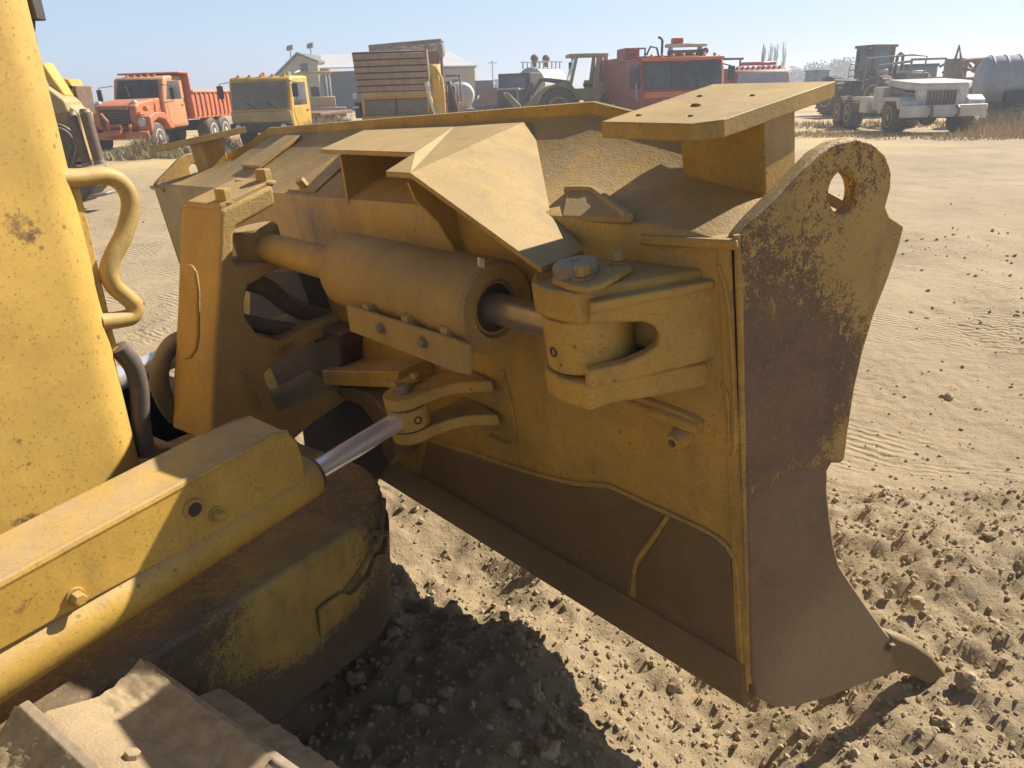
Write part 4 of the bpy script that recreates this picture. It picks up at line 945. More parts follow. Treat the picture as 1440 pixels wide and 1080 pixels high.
# ---- backhoe between cab-over and bucket machine
t = veh('backhoe_loader', 'tan backhoe loader with white posts parked under the workshop gable', 'backhoe', 452, 46, R(200)); v = VB(t)
v('body', 'tan', lambda m: (m.box((0, .9, 1.1), (1.3, 2.6, .9)), m.box((0, -1.2, .9), (1.6, 1.4, .5))))
cb_ = v('cab_frame', 'white', lambda m: [m.box((x, y, 2.0), (.09, .09, 1.6)) for x in (-.75, .75) for y in (-1.4, .1)])
v('roof', 'tan', lambda m: m.box((0, -.65, 2.82), (1.8, 1.8, .14)), cb_)
v('seat', 'black', lambda m: (m.box((0, -.7, 1.45), (.5, .5, .15)), m.box((0, -.95, 1.8), (.5, .12, .6))), cb_)
v('boom', 'tan', lambda m: m.tube([(1.2, -1.6, .9), (1.3, -2.0, 2.9), (1.35, -2.6, 2.2), (1.4, -2.8, 1.0)], .16, 8))
v('boom', 'white', lambda m: m.tube([(.5, -2.0, .8), (.7, -2.0, 3.0), (1.0, -1.5, 2.8)], .12, 8))
v('loader_bucket', 'bucket', lambda m: quadprism(m, [(2.6, .3), (3.2, .25), (3.3, .35), (2.75, .5), (2.75, 1.0), (2.6, 1.0)], -1.1, 1.1))
for x, y, r_, s_2 in ((-.8, 1.4, .5, -1), (.8, 1.4, .5, 1), (-.85, -1.0, .75, -1), (.85, -1.0, .75, 1)): v.wheel(x, y, r_, .4, 'tan', s_2, tread=False)

# ---- loader with raised ribbed bucket
t = veh('bucket_loader', 'yellow loader holding a ribbed brown bucket above its dusty windscreen', 'loader', 567, 27.5, pi); v = VB(t); Yb = 27
k_ = lambda py: zh(545, py, 25.6)
v('body', 'tyellow', lambda m: (quadprism(m, [(-2.2, .5), (1.1, .5), (1.25, .95), (1.15, 1.02), (-2.2, 1.3)], -1.2, 1.15), m.box((0, -1.3, 1.4), (1.8, 1.6, .6))), bev=.05)
cb_ = v('cab', 'tyellow', lambda m: (m.box((0, .2, 1.60), (2.25, 1.7, .16)), m.box((-1.08, .2, 1.2), (.1, 1.7, .7)), m.box((1.08, .2, 1.2), (.1, 1.7, .7)), m.box((0, .2, .95), (2.25, 1.7, .1))))
v('windshield', 'sglass', lambda m: [m.box((x, .95, 1.26), (1.0, .04, .52)) for x in (-.53, .53)], cb_, 0)
v('window_frame', 'black', lambda m: (m.box((0, .96, 1.26), (.07, .06, .56)), m.box((0, .96, 1.52), (2.15, .06, .05)), m.box((0, .96, 1.0), (2.15, .06, .05))), cb_, .005)
def bkt(m):
    quadprism(m, [(1.3, 1.72), (1.42, 1.76), (1.75, 2.92), (1.66, 2.94), (.9, 2.8), (.85, 2.7), (1.5, 2.76), (1.28, 1.98), (.7, 2.0), (.7, 1.9)], -1.16, 1.16)
bk = v('bucket', 'dark', bkt, bev=.015)
def br_(z): f = (z-1.76)/1.16; return 1.42+.33*f
for z in [1.775+.19*i for i in range(6)]: v('wear_slat', 'bucket', lambda m: m.prism([m_(-1.15, br_(z)-.01, z), m_(1.15, br_(z)-.01, z), m_(1.15, br_(z+.155)-.01, z+.155), m_(-1.15, br_(z+.155)-.01, z+.155)], m_(0, .06, -.015)), bk, .008)
v('bucket_rim', 'white', lambda m: m.prism([m_(-1.17, 1.40, 1.8), m_(-1.17, 1.77, 2.95), m_(-1.17, 1.66, 2.95), m_(-1.17, 1.3, 1.8)], m_(-.05, 0, 0)), bk, 0)
v('lintel', 'tan', lambda m: m.box((0, 1.2, 1.70), (2.15, .3, .22)))
v('boom', 'tyellow', lambda m: m.prism([m_(-1.25, y, z) for y, z in [(1.3, .45), (1.35, 1.0), (1.25, 1.6), (1.4, 2.05), (1.2, 2.45), (.8, 2.55), (.55, 2.2), (.6, 1.4), (.5, .45)]], m_(-.28, 0, 0)), bev=.06)
v('boom_side', 'tyellow', lambda m: m.prism([m_(x, 1.30, z) for x, z in [(-1.2, 2.55), (-1.45, 2.45), (-1.62, 2.1), (-1.66, 1.5), (-1.62, .5), (-1.2, .5), (-1.4, 1.1), (-1.2, 1.6)]], m_(0, -.2, 0)), bev=.03)
v('lift_cylinder', 'white', lambda m: (m.cyl((-1.3, 1.45, 1.0), (-1.1, 1.5, 1.75), .05, n=12), m.cyl((-1.15, 1.45, 1.7), (-1.1, 1.52, 2.0), .08, n=12)), bev=0)
v('side_guard', 'black', lambda m: m.box((-1.85, .4, 1.2), (.25, .6, 1.3)))
v('side_guard', 'black', lambda m: m.box((1.3, .7, 1.2), (.2, .4, .5)))
v('side_pipe', 'black', lambda m: m.tube([(-1.75, .8, 2.0), (-2.0, .9, 1.1), (-1.95, .9, .5)], .06, 8), bev=0)
v('side_lamp', 'lens', lambda m: (m.box((1.3, 1.2, 1.65), (.12, .08, .2)), m.box((1.3, 1.2, 1.3), (.18, .08, .06))), bev=.01)
for x, y, s_2 in ((-1.0, .6, -1), (1.0, .6, 1), (-1.0, -1.4, -1), (1.0, -1.4, 1)): v.wheel(x, y, .45, .4, 'tyellow', s_2, tread=False)

# ---- screening plant behind it
YS = 35; t = veh('screening_plant', 'tall rusty screening hopper with a faded grey banner board on thin legs', 'hopper', 585, YS, 0); v = VB(t); x0 = gx(585, YS)
zz = lambda py: zh(585, py, YS); xx = lambda px: gx(px, YS)-x0
v('top_plate', 'grey', lambda m: m.prism([m_(xx(531), -.3, zz(62)), m_(xx(629), -.3, zz(56)), m_(xx(629), -.3, zz(60)), m_(xx(531), -.3, zz(67))], m_(0, 1.6, 0)))
NB = NT('faded banner'); nb = NB.noise(2.2, 6, .7, NB.stretch((1, 1, 3))); NB.l(NB.mix(NB.ramp(nb, .45, .58), (.17, .18, .23), (.42, .41, .44)), NB.p.inputs['Base Color']); M['banner'] = NB.m
v('banner_board', 'banner', lambda m: m.prism([m_(xx(531), -.22, zz(67)), m_(xx(628), -.22, zz(61)), m_(xx(626), -.05, zz(73)), m_(xx(530), -.05, zz(77))], m_(0, .06, 0)), bev=.01)
v('end_guard', 'grey', lambda m: m.prism([m_(xx(624), -.2, zz(62)), m_(xx(630), -.2, zz(63)), m_(xx(630), -.1, zz(76)), m_(xx(626), -.1, zz(83)), m_(xx(622), -.1, zz(74))], m_(0, 1.4, 0)), bev=.02)
v('hopper', 'rustred', lambda m: (m.prism([m_(xx(545), 0, zz(76)), m_(xx(627), 0, zz(73)), m_(xx(622), .3, zz(90)), m_(xx(610), .5, zz(101)), m_(xx(560), .5, zz(101))], m_(0, 1.0, 0))))
v('leg', 'rustred', lambda m: m.cyl((xx(627), 0, 0), (xx(627), 0, zz(80)), .06, n=10), bev=0)
v('leg', 'rustred', lambda m: m.cyl((xx(605), .8, 0), (xx(605), .8, zz(85)), .05, n=10), bev=0)
for px in (545, 565): v('leg', 'rustred', lambda m: m.cyl((xx(px), 1.0, 0), (xx(px), 1.0, zz(80)), .06, n=10), bev=0)

# ---- small rusty lift frame and white tank trailer
t = veh('lift_truck', 'small rust brown lift truck with a thin dark mast frame', 'forklift', 640, 33, pi); v = VB(t)
v('body', 'rustred', lambda m: (m.box((0, 0, .85), (.7, 1.4, .7)), m.box((0, .6, 1.4), (.55, .1, .4))))
v('mast', 'mgrey', lambda m: (m.box((-.36, .5, 1.3), (.07, .1, 1.9)), m.box((.2, .5, 1.2), (.07, .1, 1.6)), m.box((-.08, .5, 2.2), (.6, .1, .08))))
v('slat', 'peach', lambda m: [m.box((-.25+.16*i, .74, .95), (.07, .05, .5)) for i in range(4)], bev=.005)
for x, s_2 in ((-.4, -1), (.4, 1)):
    for y in (-.5, .5): v.wheel(x, y, .27, .2, 'white', s_2, tread=False)
t = veh('tank_trailer', 'white rounded tank trailer half hidden behind the rusty lift truck', 'trailer', 643, 46, R(20)); v = VB(t)
v('tank', 'white', lambda m: m.lathe(m_(0, -1.6, 1.35), m_(0, 1, 0), [(0, .2), (.08, .55), (.25, .7), (2.6, .7), (2.85, .5), (2.9, .1)], 24), bev=0)
v('frame', 'mgrey', lambda m: m.box((0, -.2, .58), (1.0, 3.2, .15)))
v('hatch', 'grey', lambda m: m.cyl((0, -.3, 2.0), (0, -.3, 2.2), .25, n=16), bev=0)
for s in (-1, 1): v.wheel(s*.7, -.3, .38, .25, 'white', s, tread=False)

# ---- far tractors
def tractor(label, px, Y, rot, body, bucket=True, k=1.0):
    t = veh('tractor', label, 'tractor', px, Y, rot, 'distant tractors with cabs'); v = VB(t)
    v('body', body, lambda m: (m.box((0, 1.0*k, 1.0*k), (.8*k, 2.0*k, .7*k)), m.box((0, -.5*k, .95*k), (1.2*k, 1.4*k, .5*k))))
    c = v('cab', 'black', lambda m: [m.box((x*k, y*k, 1.9*k), (.1*k, .1*k, 1.3*k)) for x in (-.72, .72) for y in (-1.2, .25)]+[m.box((0, -.48*k, 2.58*k), (1.7*k, 1.75*k, .14*k))])
    v('window', 'bglass', lambda m: (m.box((0, .25*k, 1.95*k), (1.35*k, .03, 1.1*k)), m.box((-.72*k, -.48*k, 1.95*k), (.03, 1.3*k, 1.1*k)), m.box((.72*k, -.48*k, 1.95*k), (.03, 1.3*k, 1.1*k))), c, 0)
    v('fender', 'white', lambda m: [m.box((x*k, -.6*k, 1.45*k), (.5*k, 1.1*k, .08*k)) for x in (-.95, .95)])
    if bucket: v('bucket', 'navy', lambda m: quadprism(m, [(2.4, .15), (2.9, .1), (3.0, .2), (2.6, .35), (2.6, .9), (2.4, .9)], -1.15, 1.15))
    for x, y, r_ in ((-.8, 1.6, .45), (.8, 1.6, .45), (-.9, -.6, .72), (.9, -.6, .72)): v.wheel(x*k, y*k, r_*k, .42*k, 'tan', 1 if x > 0 else -1, tread=False)
tractor('dark tractor with a black front bucket parked right of the workshop', 683, 62, R(185), 'grey', True, .85)
tractor('distant dark tractor in front of the low trees left of the white truck', 1150, 66, R(200), 'mgrey', False, .85)
t = veh('flatbed_trailer', 'dusty pink and grey farm trailer beside the dark tractor', 'trailer', 698, 52, R(160)); v = VB(t)
v('deck', 'rustred', lambda m: (m.box((0, 0, .8), (1.4, 2.4, .12)), m.box((0, 1.1, 1.3), (1.4, .08, .9))))
v('load', 'grey', lambda m: (m.box((.2, -.2, 1.15), (.9, 1.2, .6)), m.cyl((-.4, .2, .86), (-.4, .2, 1.5), .22)))
for s in (-1, 1): v.wheel(s*.75, 0, .36, .22, 'white', s, tread=False)

# ---- white drill truck
t = veh('tank_truck', 'cluttered white tank truck with dark cab box behind the wheel loader bucket', 'truck', 752, 44, R(150)); v = VB(t)
v('tank', 'white', lambda m: (m.lathe(m_(0, -2.6, 1.75), m_(0, 1, 0), [(0, .2), (.1, .75), (.3, .9), (3.0, .9), (3.2, .7), (3.25, .2)], 24), m.box((0, -1.2, 2.55), (.5, 2.2, .2))), bev=0)
v('rail', 'grey', lambda m: [m.box((x, -1.2+.5*i, 2.75), (.05, .05, .35)) for i in range(-2, 4) for x in (-.5, .5)]+[m.box((x, -1.0, 2.92), (.05, 3, .05)) for x in (-.5, .5)], bev=0)
for y in (-.3, -1.7): v('vent', 'mgrey', lambda m: (m.cyl((.1, y, 2.6), (.1, y, 3.1), .12), m.ball((.1, y, 3.1), .22, 2)), bev=0)
c = v('cab', 'black', lambda m: m.box((0, 1.6, 1.6), (1.9, 1.3, 1.5)))
v('bonnet', 'black', lambda m: m.box((0, 2.66, 1.2), (1.2, .8, .7)))
v('windshield', 'bglass', lambda m: m.box((0, 2.26, 1.95), (1.5, .04, .55)), c, 0)
v('hood_panel', 'white', lambda m: m.box((0, 2.6, 1.6), (1.3, .7, .1)), c)
v('hose_reel', 'slate', lambda m: (m.lathe(m_(1.0, -.6, 1.5), m_(1, 0, 0), [(0, .5), (.06, .5), (.06, .25), (.3, .25), (.3, .5), (.36, .5)], 20), m.box((.95, -1.6, 1.2), (.2, .9, .6))), bev=0)
v('chassis', 'mgrey', lambda m: m.box((0, -.2, .75), (.9, 5.6, .2)))
for s in (-1, 1):
    for y in (2.2, -1.2, -2.2): v.wheel(s*.9, y, .48, .32, 'white', s, tread=False)

# ---- wheel loader, facing left
YL_ = 37; t = veh('wheel_loader', 'dull yellow wheel loader with open sided cab standing left of the red fire truck', 'loader', 822, YL_, R(92)); v = VB(t)
v('rear_body', 'tan', lambda m: (quadprism(m, [(-.3, .8), (-.3, 1.5), (-.7, 1.9), (-2.4, 1.75), (-2.6, 1.5), (-2.6, .8)], -.75, .75), m.box((0, -.9, .75), (1.0, 2.6, .5))), bev=.05)
v('front_frame', 'tan', lambda m: quadprism(m, [(.3, .6), (1.9, .6), (2.0, 1.1), (1.2, 1.75), (.7, 1.85), (.3, 1.3)], -.5, .5), bev=.04)
c = v('cab', 'tan', lambda m: m.box((0, .05, 1.35), (1.4, 1.3, .5)))
v('cab_roof', 'tan', lambda m: m.box((0, -.08, 2.98), (1.6, 1.75, .14)))
for x in (-.7, .7):
    v('cab_post', 'tan', lambda m: m.prism([m_(x, .72, 1.5), m_(x, .86, 1.5), m_(x, .50, 2.95), m_(x, .38, 2.95)], m_(.09, 0, 0)), c, .01)
    v('cab_post', 'tan', lambda m: m.prism([m_(x, -.55, 1.5), m_(x, -.25, 1.5), m_(x, -.45, 2.95), m_(x, -.6, 2.95)], m_(.09, 0, 0)), c, .01)
    v('cab_post', 'tan', lambda m: m.prism([m_(x, -.95, 1.5), m_(x, -.75, 1.5), m_(x, -.75, 2.95), m_(x, -.95, 2.95)], m_(.09, 0, 0)), c, .01)
v('windshield', 'bglass', lambda m: m.prism([m_(-.6, .80, 1.6), m_(.6, .80, 1.6), m_(.55, .50, 2.85), m_(-.55, .50, 2.85)], m_(0, .02, 0)), c, 0)
v('seat', 'black', lambda m: (m.box((0, -.2, 1.75), (.5, .5, .15)), m.box((0, -.45, 2.15), (.5, .12, .7))), c)
v('mirror', 'black', lambda m: m.box((.85, .55, 2.6), (.06, .18, .3)), c)
v('ladder_panel', 'tan', lambda m: m.box((.82, -.35, 1.3), (.12, .55, 1.3)))
v('air_cleaner', 'black', lambda m: (m.cyl((.3, -1.15, 1.8), (.3, -1.15, 2.5), .06), m.cyl((.3, -1.15, 2.4), (.3, -1.15, 2.62), .2, .22), m.cyl((-.3, -1.8, 1.8), (-.3, -1.8, 2.4), .07)), bev=0)
for s in (-.55, .55):
    v('lift_arm', 'tan', lambda m: m.prism([m_(s, y, z) for y, z in [(.7, 1.9), (.95, 2.0), (2.0, 1.55), (3.0, .75), (3.1, .45), (2.9, .45), (1.9, 1.2), (.8, 1.65)]], m_(.1, 0, 0)), bev=.02)
v('tilt_link', 'mgrey', lambda m: (m.tube([(0, 1.0, 1.9), (0, 2.0, 2.05), (0, 2.5, 1.4)], .1, 8), m.tube([(0, 2.4, 1.9), (0, 3.0, .9)], .09, 8)), bev=0)
v('bucket', 'bucket', lambda m: quadprism(m, [(2.95, .35), (3.05, .12), (3.5, .04), (4.3, .04), (4.3, .10), (3.5, .16), (3.2, .4), (3.25, .9), (3.75, 1.5), (3.6, 1.55), (3.05, 1.0)], -1.4, 1.4))
for s in (-1, 1):
    for y in (1.35, -1.4):
        v.wheel(s*.95, y, .82, .58, 'tan', s)
        v('fender', 'tan', lambda m: m.prism([m_(s*.68, y+.95*cos(a), .85+.95*sin(a)) for a in [R(15+15*i) for i in range(11)]]+[m_(s*.68, y+.9*cos(a), .85+.9*sin(a)) for a in [R(165-15*i) for i in range(11)]], m_(s*.55, 0, 0)), bev=0)

# ---- fire truck
t = veh('fire_truck', 'red fire truck with a wide dark windscreen and white gear on the roof', 'fire truck', 940, 31.5, R(186)); v = VB(t)
c = v('cab', 'firered', lambda m: quadprism(m, [(-1.0, .7), (1.45, .7), (1.6, 1.25), (1.5, 1.5), (1.35, 2.45), (1.1, 2.56), (-1.0, 2.56)], -1.58, 1.58), bev=.08)
v('windshield', 'glass', lambda m: m.prism([m_(-1.48, 1.535, 1.5), m_(1.48, 1.535, 1.5), m_(1.44, 1.40, 2.36), m_(-1.44, 1.40, 2.36)], m_(0, .03, .01)), c, .0)
for x in (-.5, .45): v('window_post', 'navy', lambda m: m.prism([m_(x-.02, 1.57, 1.5), m_(x+.02, 1.57, 1.5), m_(x+.02, 1.44, 2.36), m_(x-.02, 1.44, 2.36)], m_(0, .02, 0)), c, 0)
for s in (-1, 1):
    v('side_window', 'bglass', lambda m: m.prism([m_(s*1.575, y, z) for y, z in [(-.2, 1.5), (1.3, 1.5), (1.2, 2.36), (-.2, 2.36)]], m_(s*.015, 0, 0)), c, 0)
    v('mirror', 'black', lambda m: (m.tube([(s*1.5, 1.3, 2.3), (s*1.85, 1.5, 2.2), (s*1.85, 1.5, 1.6)], .03, 6), m.box((s*1.85, 1.5, 1.95), (.25, .08, .5))), c)
    v('grab_rail', 'white', lambda m: m.tube([(s*1.62, 1.2, 1.1), (s*1.68, 1.2, 1.2), (s*1.68, 1.1, 2.2)], .025, 6), c, 0)
v('brim', 'orange', lambda m: m.box((0, 1.33, 2.50), (3.1, .4, .12)), c, .03)
for i in range(7): v('marker_lamp', 'lamp', lambda m: m.ball((-1.2+.4*i, 1.4, 2.62), .07, 2), c, 0)
v('front_band', 'orange', lambda m: m.box((0, 1.6, 1.28), (3.0, .08, .22)), c)
v('grille', 'slate', lambda m: (m.box((.2, 1.62, .95), (1.2, .06, .36)), m.box((.2, 1.68, .8), (1.5, .05, .06))), c)
v('bumper', 'firered', lambda m: m.box((0, 1.75, .62), (3.1, .35, .35)))
b_2 = v('body', 'firered', lambda m: (m.box((0, -3.6, 1.7), (3.0, 5.2, 2.0)), m.box((1.25, -1.8, 2.75), (.6, 1.4, .55))), bev=.05)
rg = v('roof_turret', 'white', lambda m: (m.box((-.35, .6, 2.98), (1.5, .5, .12)), m.box((-.9, .6, 2.78), (.1, .3, .3)), m.box((.25, .6, 2.78), (.1, .3, .3))))
v('turret_barrel', 'mgrey', lambda m: (m.cyl((-1.0, .8, 2.72), (.4, .8, 2.72), .1, n=14), m.cyl((-.95, .6, 2.7), (-.95, 1.1, 2.75), .12, n=14)), rg, 0)
v('roof_beacon', 'redbar', lambda m: m.box((.0, .6, 3.14), (.42, .25, .2)), rg, .03)
v('exhaust', 'black', lambda m: m.tube([(.45, .2, 2.6), (.45, .2, 3.2), (.55, .2, 3.3), (.62, .2, 3.3)], .05, 8), bev=0)
v('hose_loop', 'black', lambda m: (m.tube([(.5, 0, 2.6), (.6, 0, 2.95), (.85, 0, 3.0), (1.0, 0, 2.7)], .04, 8), m.tube([(1.0, -.2, 2.6), (1.0, -.2, 2.95), (1.3, -.2, 2.95)], .04, 8)), bev=0)
for s in (-1, 1):
    for y in (.3, -3.0, -4.6): v.wheel(s*1.3, y, .6, .45, 'white', s, tread=False)

# ---- red lorry behind the mounting plate
t = veh('red_lorry', 'red round roofed lorry with roof lamps, right of the fire truck', 'truck', 1052, 36, R(190)); v = VB(t)
c = v('cab', 'firered', lambda m: quadprism(m, [(-1.0, .6), (1.0, .6), (1.05, 1.3), (.9, 2.05), (.5, 2.2), (-1.0, 2.2)], -1.35, 1.35), bev=.12)
v('bonnet', 'firered', lambda m: quadprism(m, [(1.0, .6), (2.0, .6), (2.05, 1.1), (1.9, 1.3), (1.0, 1.35)], -.8, .8), bev=.12)
v('windshield', 'slate', lambda m: m.prism([m_(-1.2, 1.05, 1.4), m_(1.2, 1.05, 1.4), m_(1.15, .93, 1.98), m_(-1.15, .93, 1.98)], m_(0, .03, .01)), c, 0)
for i in range(9): v('roof_lamp', 'peach', lambda m: m.ball((-1.0+.25*i, .6, 2.22), .08, 2, (1, 1, .7)), c, 0)
v('light_bar', 'redbar', lambda m: m.box((-.1, .3, 2.36), (1.6, .3, .14)), c)
v('boom_rack', 'mgrey', lambda m: (m.box((1.15, -1.0, 2.3), (.08, .1, 1.0)), m.box((.6, -1.0, 2.62), (1.3, .1, .1)), m.box((.1, -1.0, 2.45), (.06, .1, .4)), m.tube([(-1.0, -1, 2.3), (-1.1, -1.2, 2.7), (-1.15, -1.3, 3.2)], .03, 6)))
v('bed', 'rustred', lambda m: m.box((0, -3.0, 1.5), (2.5, 3.6, 1.3)))
for s in (-1, 1):
    for y in (1.3, -2.4, -3.5): v.wheel(s*1.05, y, .5, .32, 'white', s, tread=False)

# ---- white six-wheel truck
t = veh('chassis_truck', 'white stripped six wheel truck with a long hood and an open windscreen frame', 'truck', 1272, 26, R(175)); v = VB(t)
v('chassis', 'mgrey', lambda m: (m.box((-.38, -1.0, .75), (.12, 5.4, .24)), m.box((.38, -1.0, .75), (.12, 5.4, .24)), m.box((0, 1.55, .55), (1.9, .16, .16)), m.box((0, -2.2, .55), (1.9, .18, .18)), m.box((0, -3.25, .55), (1.9, .18, .18)), m.lathe(m_(0, 1.4, .5), m_(0, 1, 0), [(0, .1), (.05, .24), (.25, .24), (.32, .1)], 18)))
hd_ = v('hood', 'white', lambda m: m.prism([m_(x, y, z) for x, y, z in [(-.85, .3, 1.62), (-.95, 2.0, 1.55), (-.7, 2.35, 1.5), (.7, 2.35, 1.5), (.95, 2.0, 1.55), (.85, .3, 1.62)]], m_(0, 0, -.22)), bev=.06)
v('engine_side', 'grey', lambda m: (m.box((0, 1.2, 1.1), (1.3, 1.7, .55)), m.cyl((.78, .7, 1.25), (.78, 1.7, 1.2), .13), m.box((.8, 1.9, 1.12), (.25, .4, .3))))
gr = v('grille', 'white', lambda m: m.box((0, 2.22, 1.08), (1.5, .12, .66)))
v('grille_slats', 'mgrey', lambda m: (m.box((0, 2.275, 1.08), (.84, .03, .58)),), gr, 0)
v('grille_bar', 'grey', lambda m: [m.box((-.4+.1*i, 2.30, 1.08), (.03, .03, .58)) for i in range(9)]+[m.box((0, 2.305, 1.1), (.04, .03, .6))], gr, 0)
for s in (-1, 1):
    v('headlight', 'lens', lambda m: m.lathe(m_(s*.6, 2.27, 1.25), m_(0, 1, 0), [(0, .13), (.05, .13), (.05, .1), (.02, 0)], 18), gr, 0)
    v('fender', 'white', lambda m: m.prism([m_(s*.72, y, z) for y, z in [(.65, .62), (.72, 1.0), (1.05, 1.12), (2.15, 1.14), (2.42, 1.0), (2.42, .78), (2.2, .78), (2.05, 1.0), (1.15, 1.0), (.9, .62)]], m_(s*.5, 0, 0)), bev=.03)
bp_ = v('bumper', 'white', lambda m: m.box((0, 2.52, .72), (2.45, .14, .34)), bev=.02)
for x in (-.35, .4): v('tow_hook', 'rustred', lambda m: m.tube([(x, 2.6, .85), (x, 2.72, .8), (x, 2.72, .6), (x, 2.6, .58)], .045, 8), bp_, 0)
v('windscreen_frame', 'grey', lambda m: (m.tube([(-.95, .1, 1.4), (-.95, .0, 2.2), (.1, .0, 2.2), (.1, .0, 1.5)], .05, 8), m.box((-.43, .0, 1.62), (1.05, .06, .06)), m.tube([(.1, .0, 2.15), (1.05, -.1, 2.05), (1.05, -.1, 1.2)], .04, 8), m.tube([(-.8, -1.2, 1.2), (-.85, -1.2, 2.3), (-.4, -1.3, 2.36), (1.0, -1.4, 2.3), (1.05, -1.4, 1.3)], .03, 8)), bev=0)
v('cowl_box', 'white', lambda m: (m.box((.85, .25, 1.05), (.5, .8, .7)), m.box((1.0, -.6, .85), (.45, .7, .5)), m.box((0, -.6, 1.05), (1.5, 1.2, .12))))
for x, y, s_2 in ((-.98, 1.55, -1), (.98, 1.55, 1), (-.98, -2.2, -1), (.98, -2.2, 1), (-.98, -3.3, -1), (.98, -3.3, 1)): v.wheel(x, y, .54, .42, 'tan', s_2)
# ---- dark tractor unit behind it
t = veh('articulated_tractor', 'dark articulated tractor with a high glass cab behind the white six wheel truck', 'tractor', 1224, 37, R(196)); v = VB(t)
v('body', 'mgrey', lambda m: (m.box((0, 1.2, 1.35), (1.2, 2.6, .8)), m.box((0, -1.5, 1.2), (1.6, 1.8, .6)), m.box((0, 0, 1.0), (1.0, 4.6, .4))))
c = v('cab', 'mgrey', lambda m: (m.box((0, -.2, 1.75), (1.15, 1.1, .35)), m.box((0, -.2, 2.93), (1.3, 1.3, .12)), *[m.box((x, y, 2.4), (.15, .15, 1.1)) for x in (-.52, .52) for y in (-.7, .30)]))
v('window', 'bglass', lambda m: (m.box((0, .30, 2.4), (.95, .03, .95)), m.box((.52, -.2, 2.4), (.03, .9, .95)), m.box((-.52, -.2, 2.4), (.03, .9, .95))), c, 0)
v('lamp', 'black', lambda m: m.box((.85, .4, 2.7), (.16, .12, .3)), c)
v('exhaust', 'black', lambda m: m.tube([(-.75, .3, 1.6), (-.8, .3, 2.5), (-.95, .3, 2.6), (-1.1, .3, 2.55), (-1.15, .3, 1.5)], .07, 10), bev=0)
v('hood_top', 'white', lambda m: (m.box((-.2, 1.9, 1.8), (.8, .8, .1)), m.box((.45, .9, 1.85), (.3, .4, .2))))
v('handrail', 'grey', lambda m: [m.tube([(1.0, y, 1.5), (1.0, y, 2.2)], .02, 6) for y in (-.6, 0)]+[m.tube([(1.0, -.6, z), (1.0, 0, z)], .02, 6) for z in (1.7, 1.95, 2.2)], bev=0)
for s in (-1, 1):
    for y in (1.5, -1.6): v.wheel(s*1.05, y, .85, .65, 'tan', s)
# ---- parked van-like cab, steel truss trailer, tank
t = veh('parked_lorry', 'flat roofed lorry cab seen through the open frame of the white truck', 'truck', 1273, 44, pi); v = VB(t)
c = v('cab', 'grey', lambda m: m.box((0, 0, 1.3), (1.9, 2.0, 1.7)), bev=.06)
v('windshield', 'bglass', lambda m: (m.box((-.45, 1.01, 1.8), (.8, .03, .5)), m.box((.45, 1.01, 1.8), (.8, .03, .5))), c, 0)
v('visor', 'navy', lambda m: m.box((0, 1.05, 2.12), (1.9, .15, .14)), c)
for s in (-1, 1):
    for y in (.6, -1.0): v.wheel(s*.85, y, .42, .3, 'white', s, tread=False)
YT = 38; t = veh('lattice_trailer', 'rust brown steel lattice trailer between the white truck and the tank', 'trailer', 1372, YT, 0); v = VB(t); xo = gx(1372, YT)
def lat(m):
    q = lambda px, py, y=0: m_((CAM+ray(px, py)*(YT/ray(px, py).y)).x-xo, y, zh(px, py, YT))
    for y in (0, .9):
        for a, b in (((1336, 92), (1350, 84)), ((1350, 84), (1392, 80)), ((1392, 80), (1414, 84)), ((1340, 100), (1366, 96)), ((1366, 96), (1412, 92)), ((1352, 84), (1352, 112)), ((1362, 83), (1356, 108)), ((1374, 82), (1372, 108)), ((1392, 80), (1384, 100)), ((1402, 82), (1398, 98)), ((1374, 82), (1384, 96)), ((1352, 90), (1372, 100)), ((1384, 84), (1400, 94))):
            m.tube([q(*a, y), q(*b, y)], .06, 6)
    for px in (1350, 1366, 1380, 1394): m.tube([q(px, 84, 0), q(px, 84, .9)], .05, 6)
v('lattice', 'rustred', lat, bev=0)
v('winch_box', 'mgrey', lambda m: (m.box((-1.15, .4, 1.9), (.5, .8, .9)), m.box((.0, .4, 1.25), (2.6, 1.0, .5)), m.tube([(-1.2, .4, 2.2), (-1.1, .4, 2.9), (-.9, .4, 2.3)], .07, 6)))
v('deck', 'mgrey', lambda m: m.box((0, .4, .85), (3.0, 1.2, .25)))
for x in (-.9, .9): v.wheel(x, .4, .45, .3, 'rustred', -1, tread=False)
YK = 27; t = veh('water_tank', 'grey ribbed cylindrical water tank on a trailer at the right edge of the yard', 'tank', 1436, YK, R(-104)); v = VB(t)
rk = .80; zk = 1.42
tk = v('tank_shell', 'slate', lambda m: m.lathe(m_(0, -1.6, zk), m_(0, 1, 0), [(0, .35), (.03, .6), (.12, rk-.05), (.2, rk), (3.0, rk), (3.0, .01)], 40), bev=0)
v('shell_rib', 'slate', lambda m: [m.lathe(m_(0, -1.35+.42*i, zk), m_(0, 1, 0), [(0, rk-.01), (0, rk+.025), (.05, rk+.025), (.05, rk-.01)], 40, True) for i in range(7)], tk, 0)
v('end_cap', 'navy', lambda m: m.lathe(m_(0, 1.40, zk), m_(0, 1, 0), [(0, rk-.02), (.05, rk-.03), (.08, .3), (.09, .01)], 40), tk, 0)
v('trailer_frame', 'mgrey', lambda m: (m.box((-.45, 0, .62), (.14, 3.8, .18)), m.box((.45, 0, .62), (.14, 3.8, .18)), *[m.box((0, y, .55), (1.3, .12, .25)) for y in (-1.2, 0, 1.2)]))
v('side_box', 'navy', lambda m: m.box((.78, -.6, .95), (.3, .7, .35)))
for s in (-1, 1):
    for y in (.5, -.5): v.wheel(s*.72, y, .36, .25, 'grey', s, tread=False)

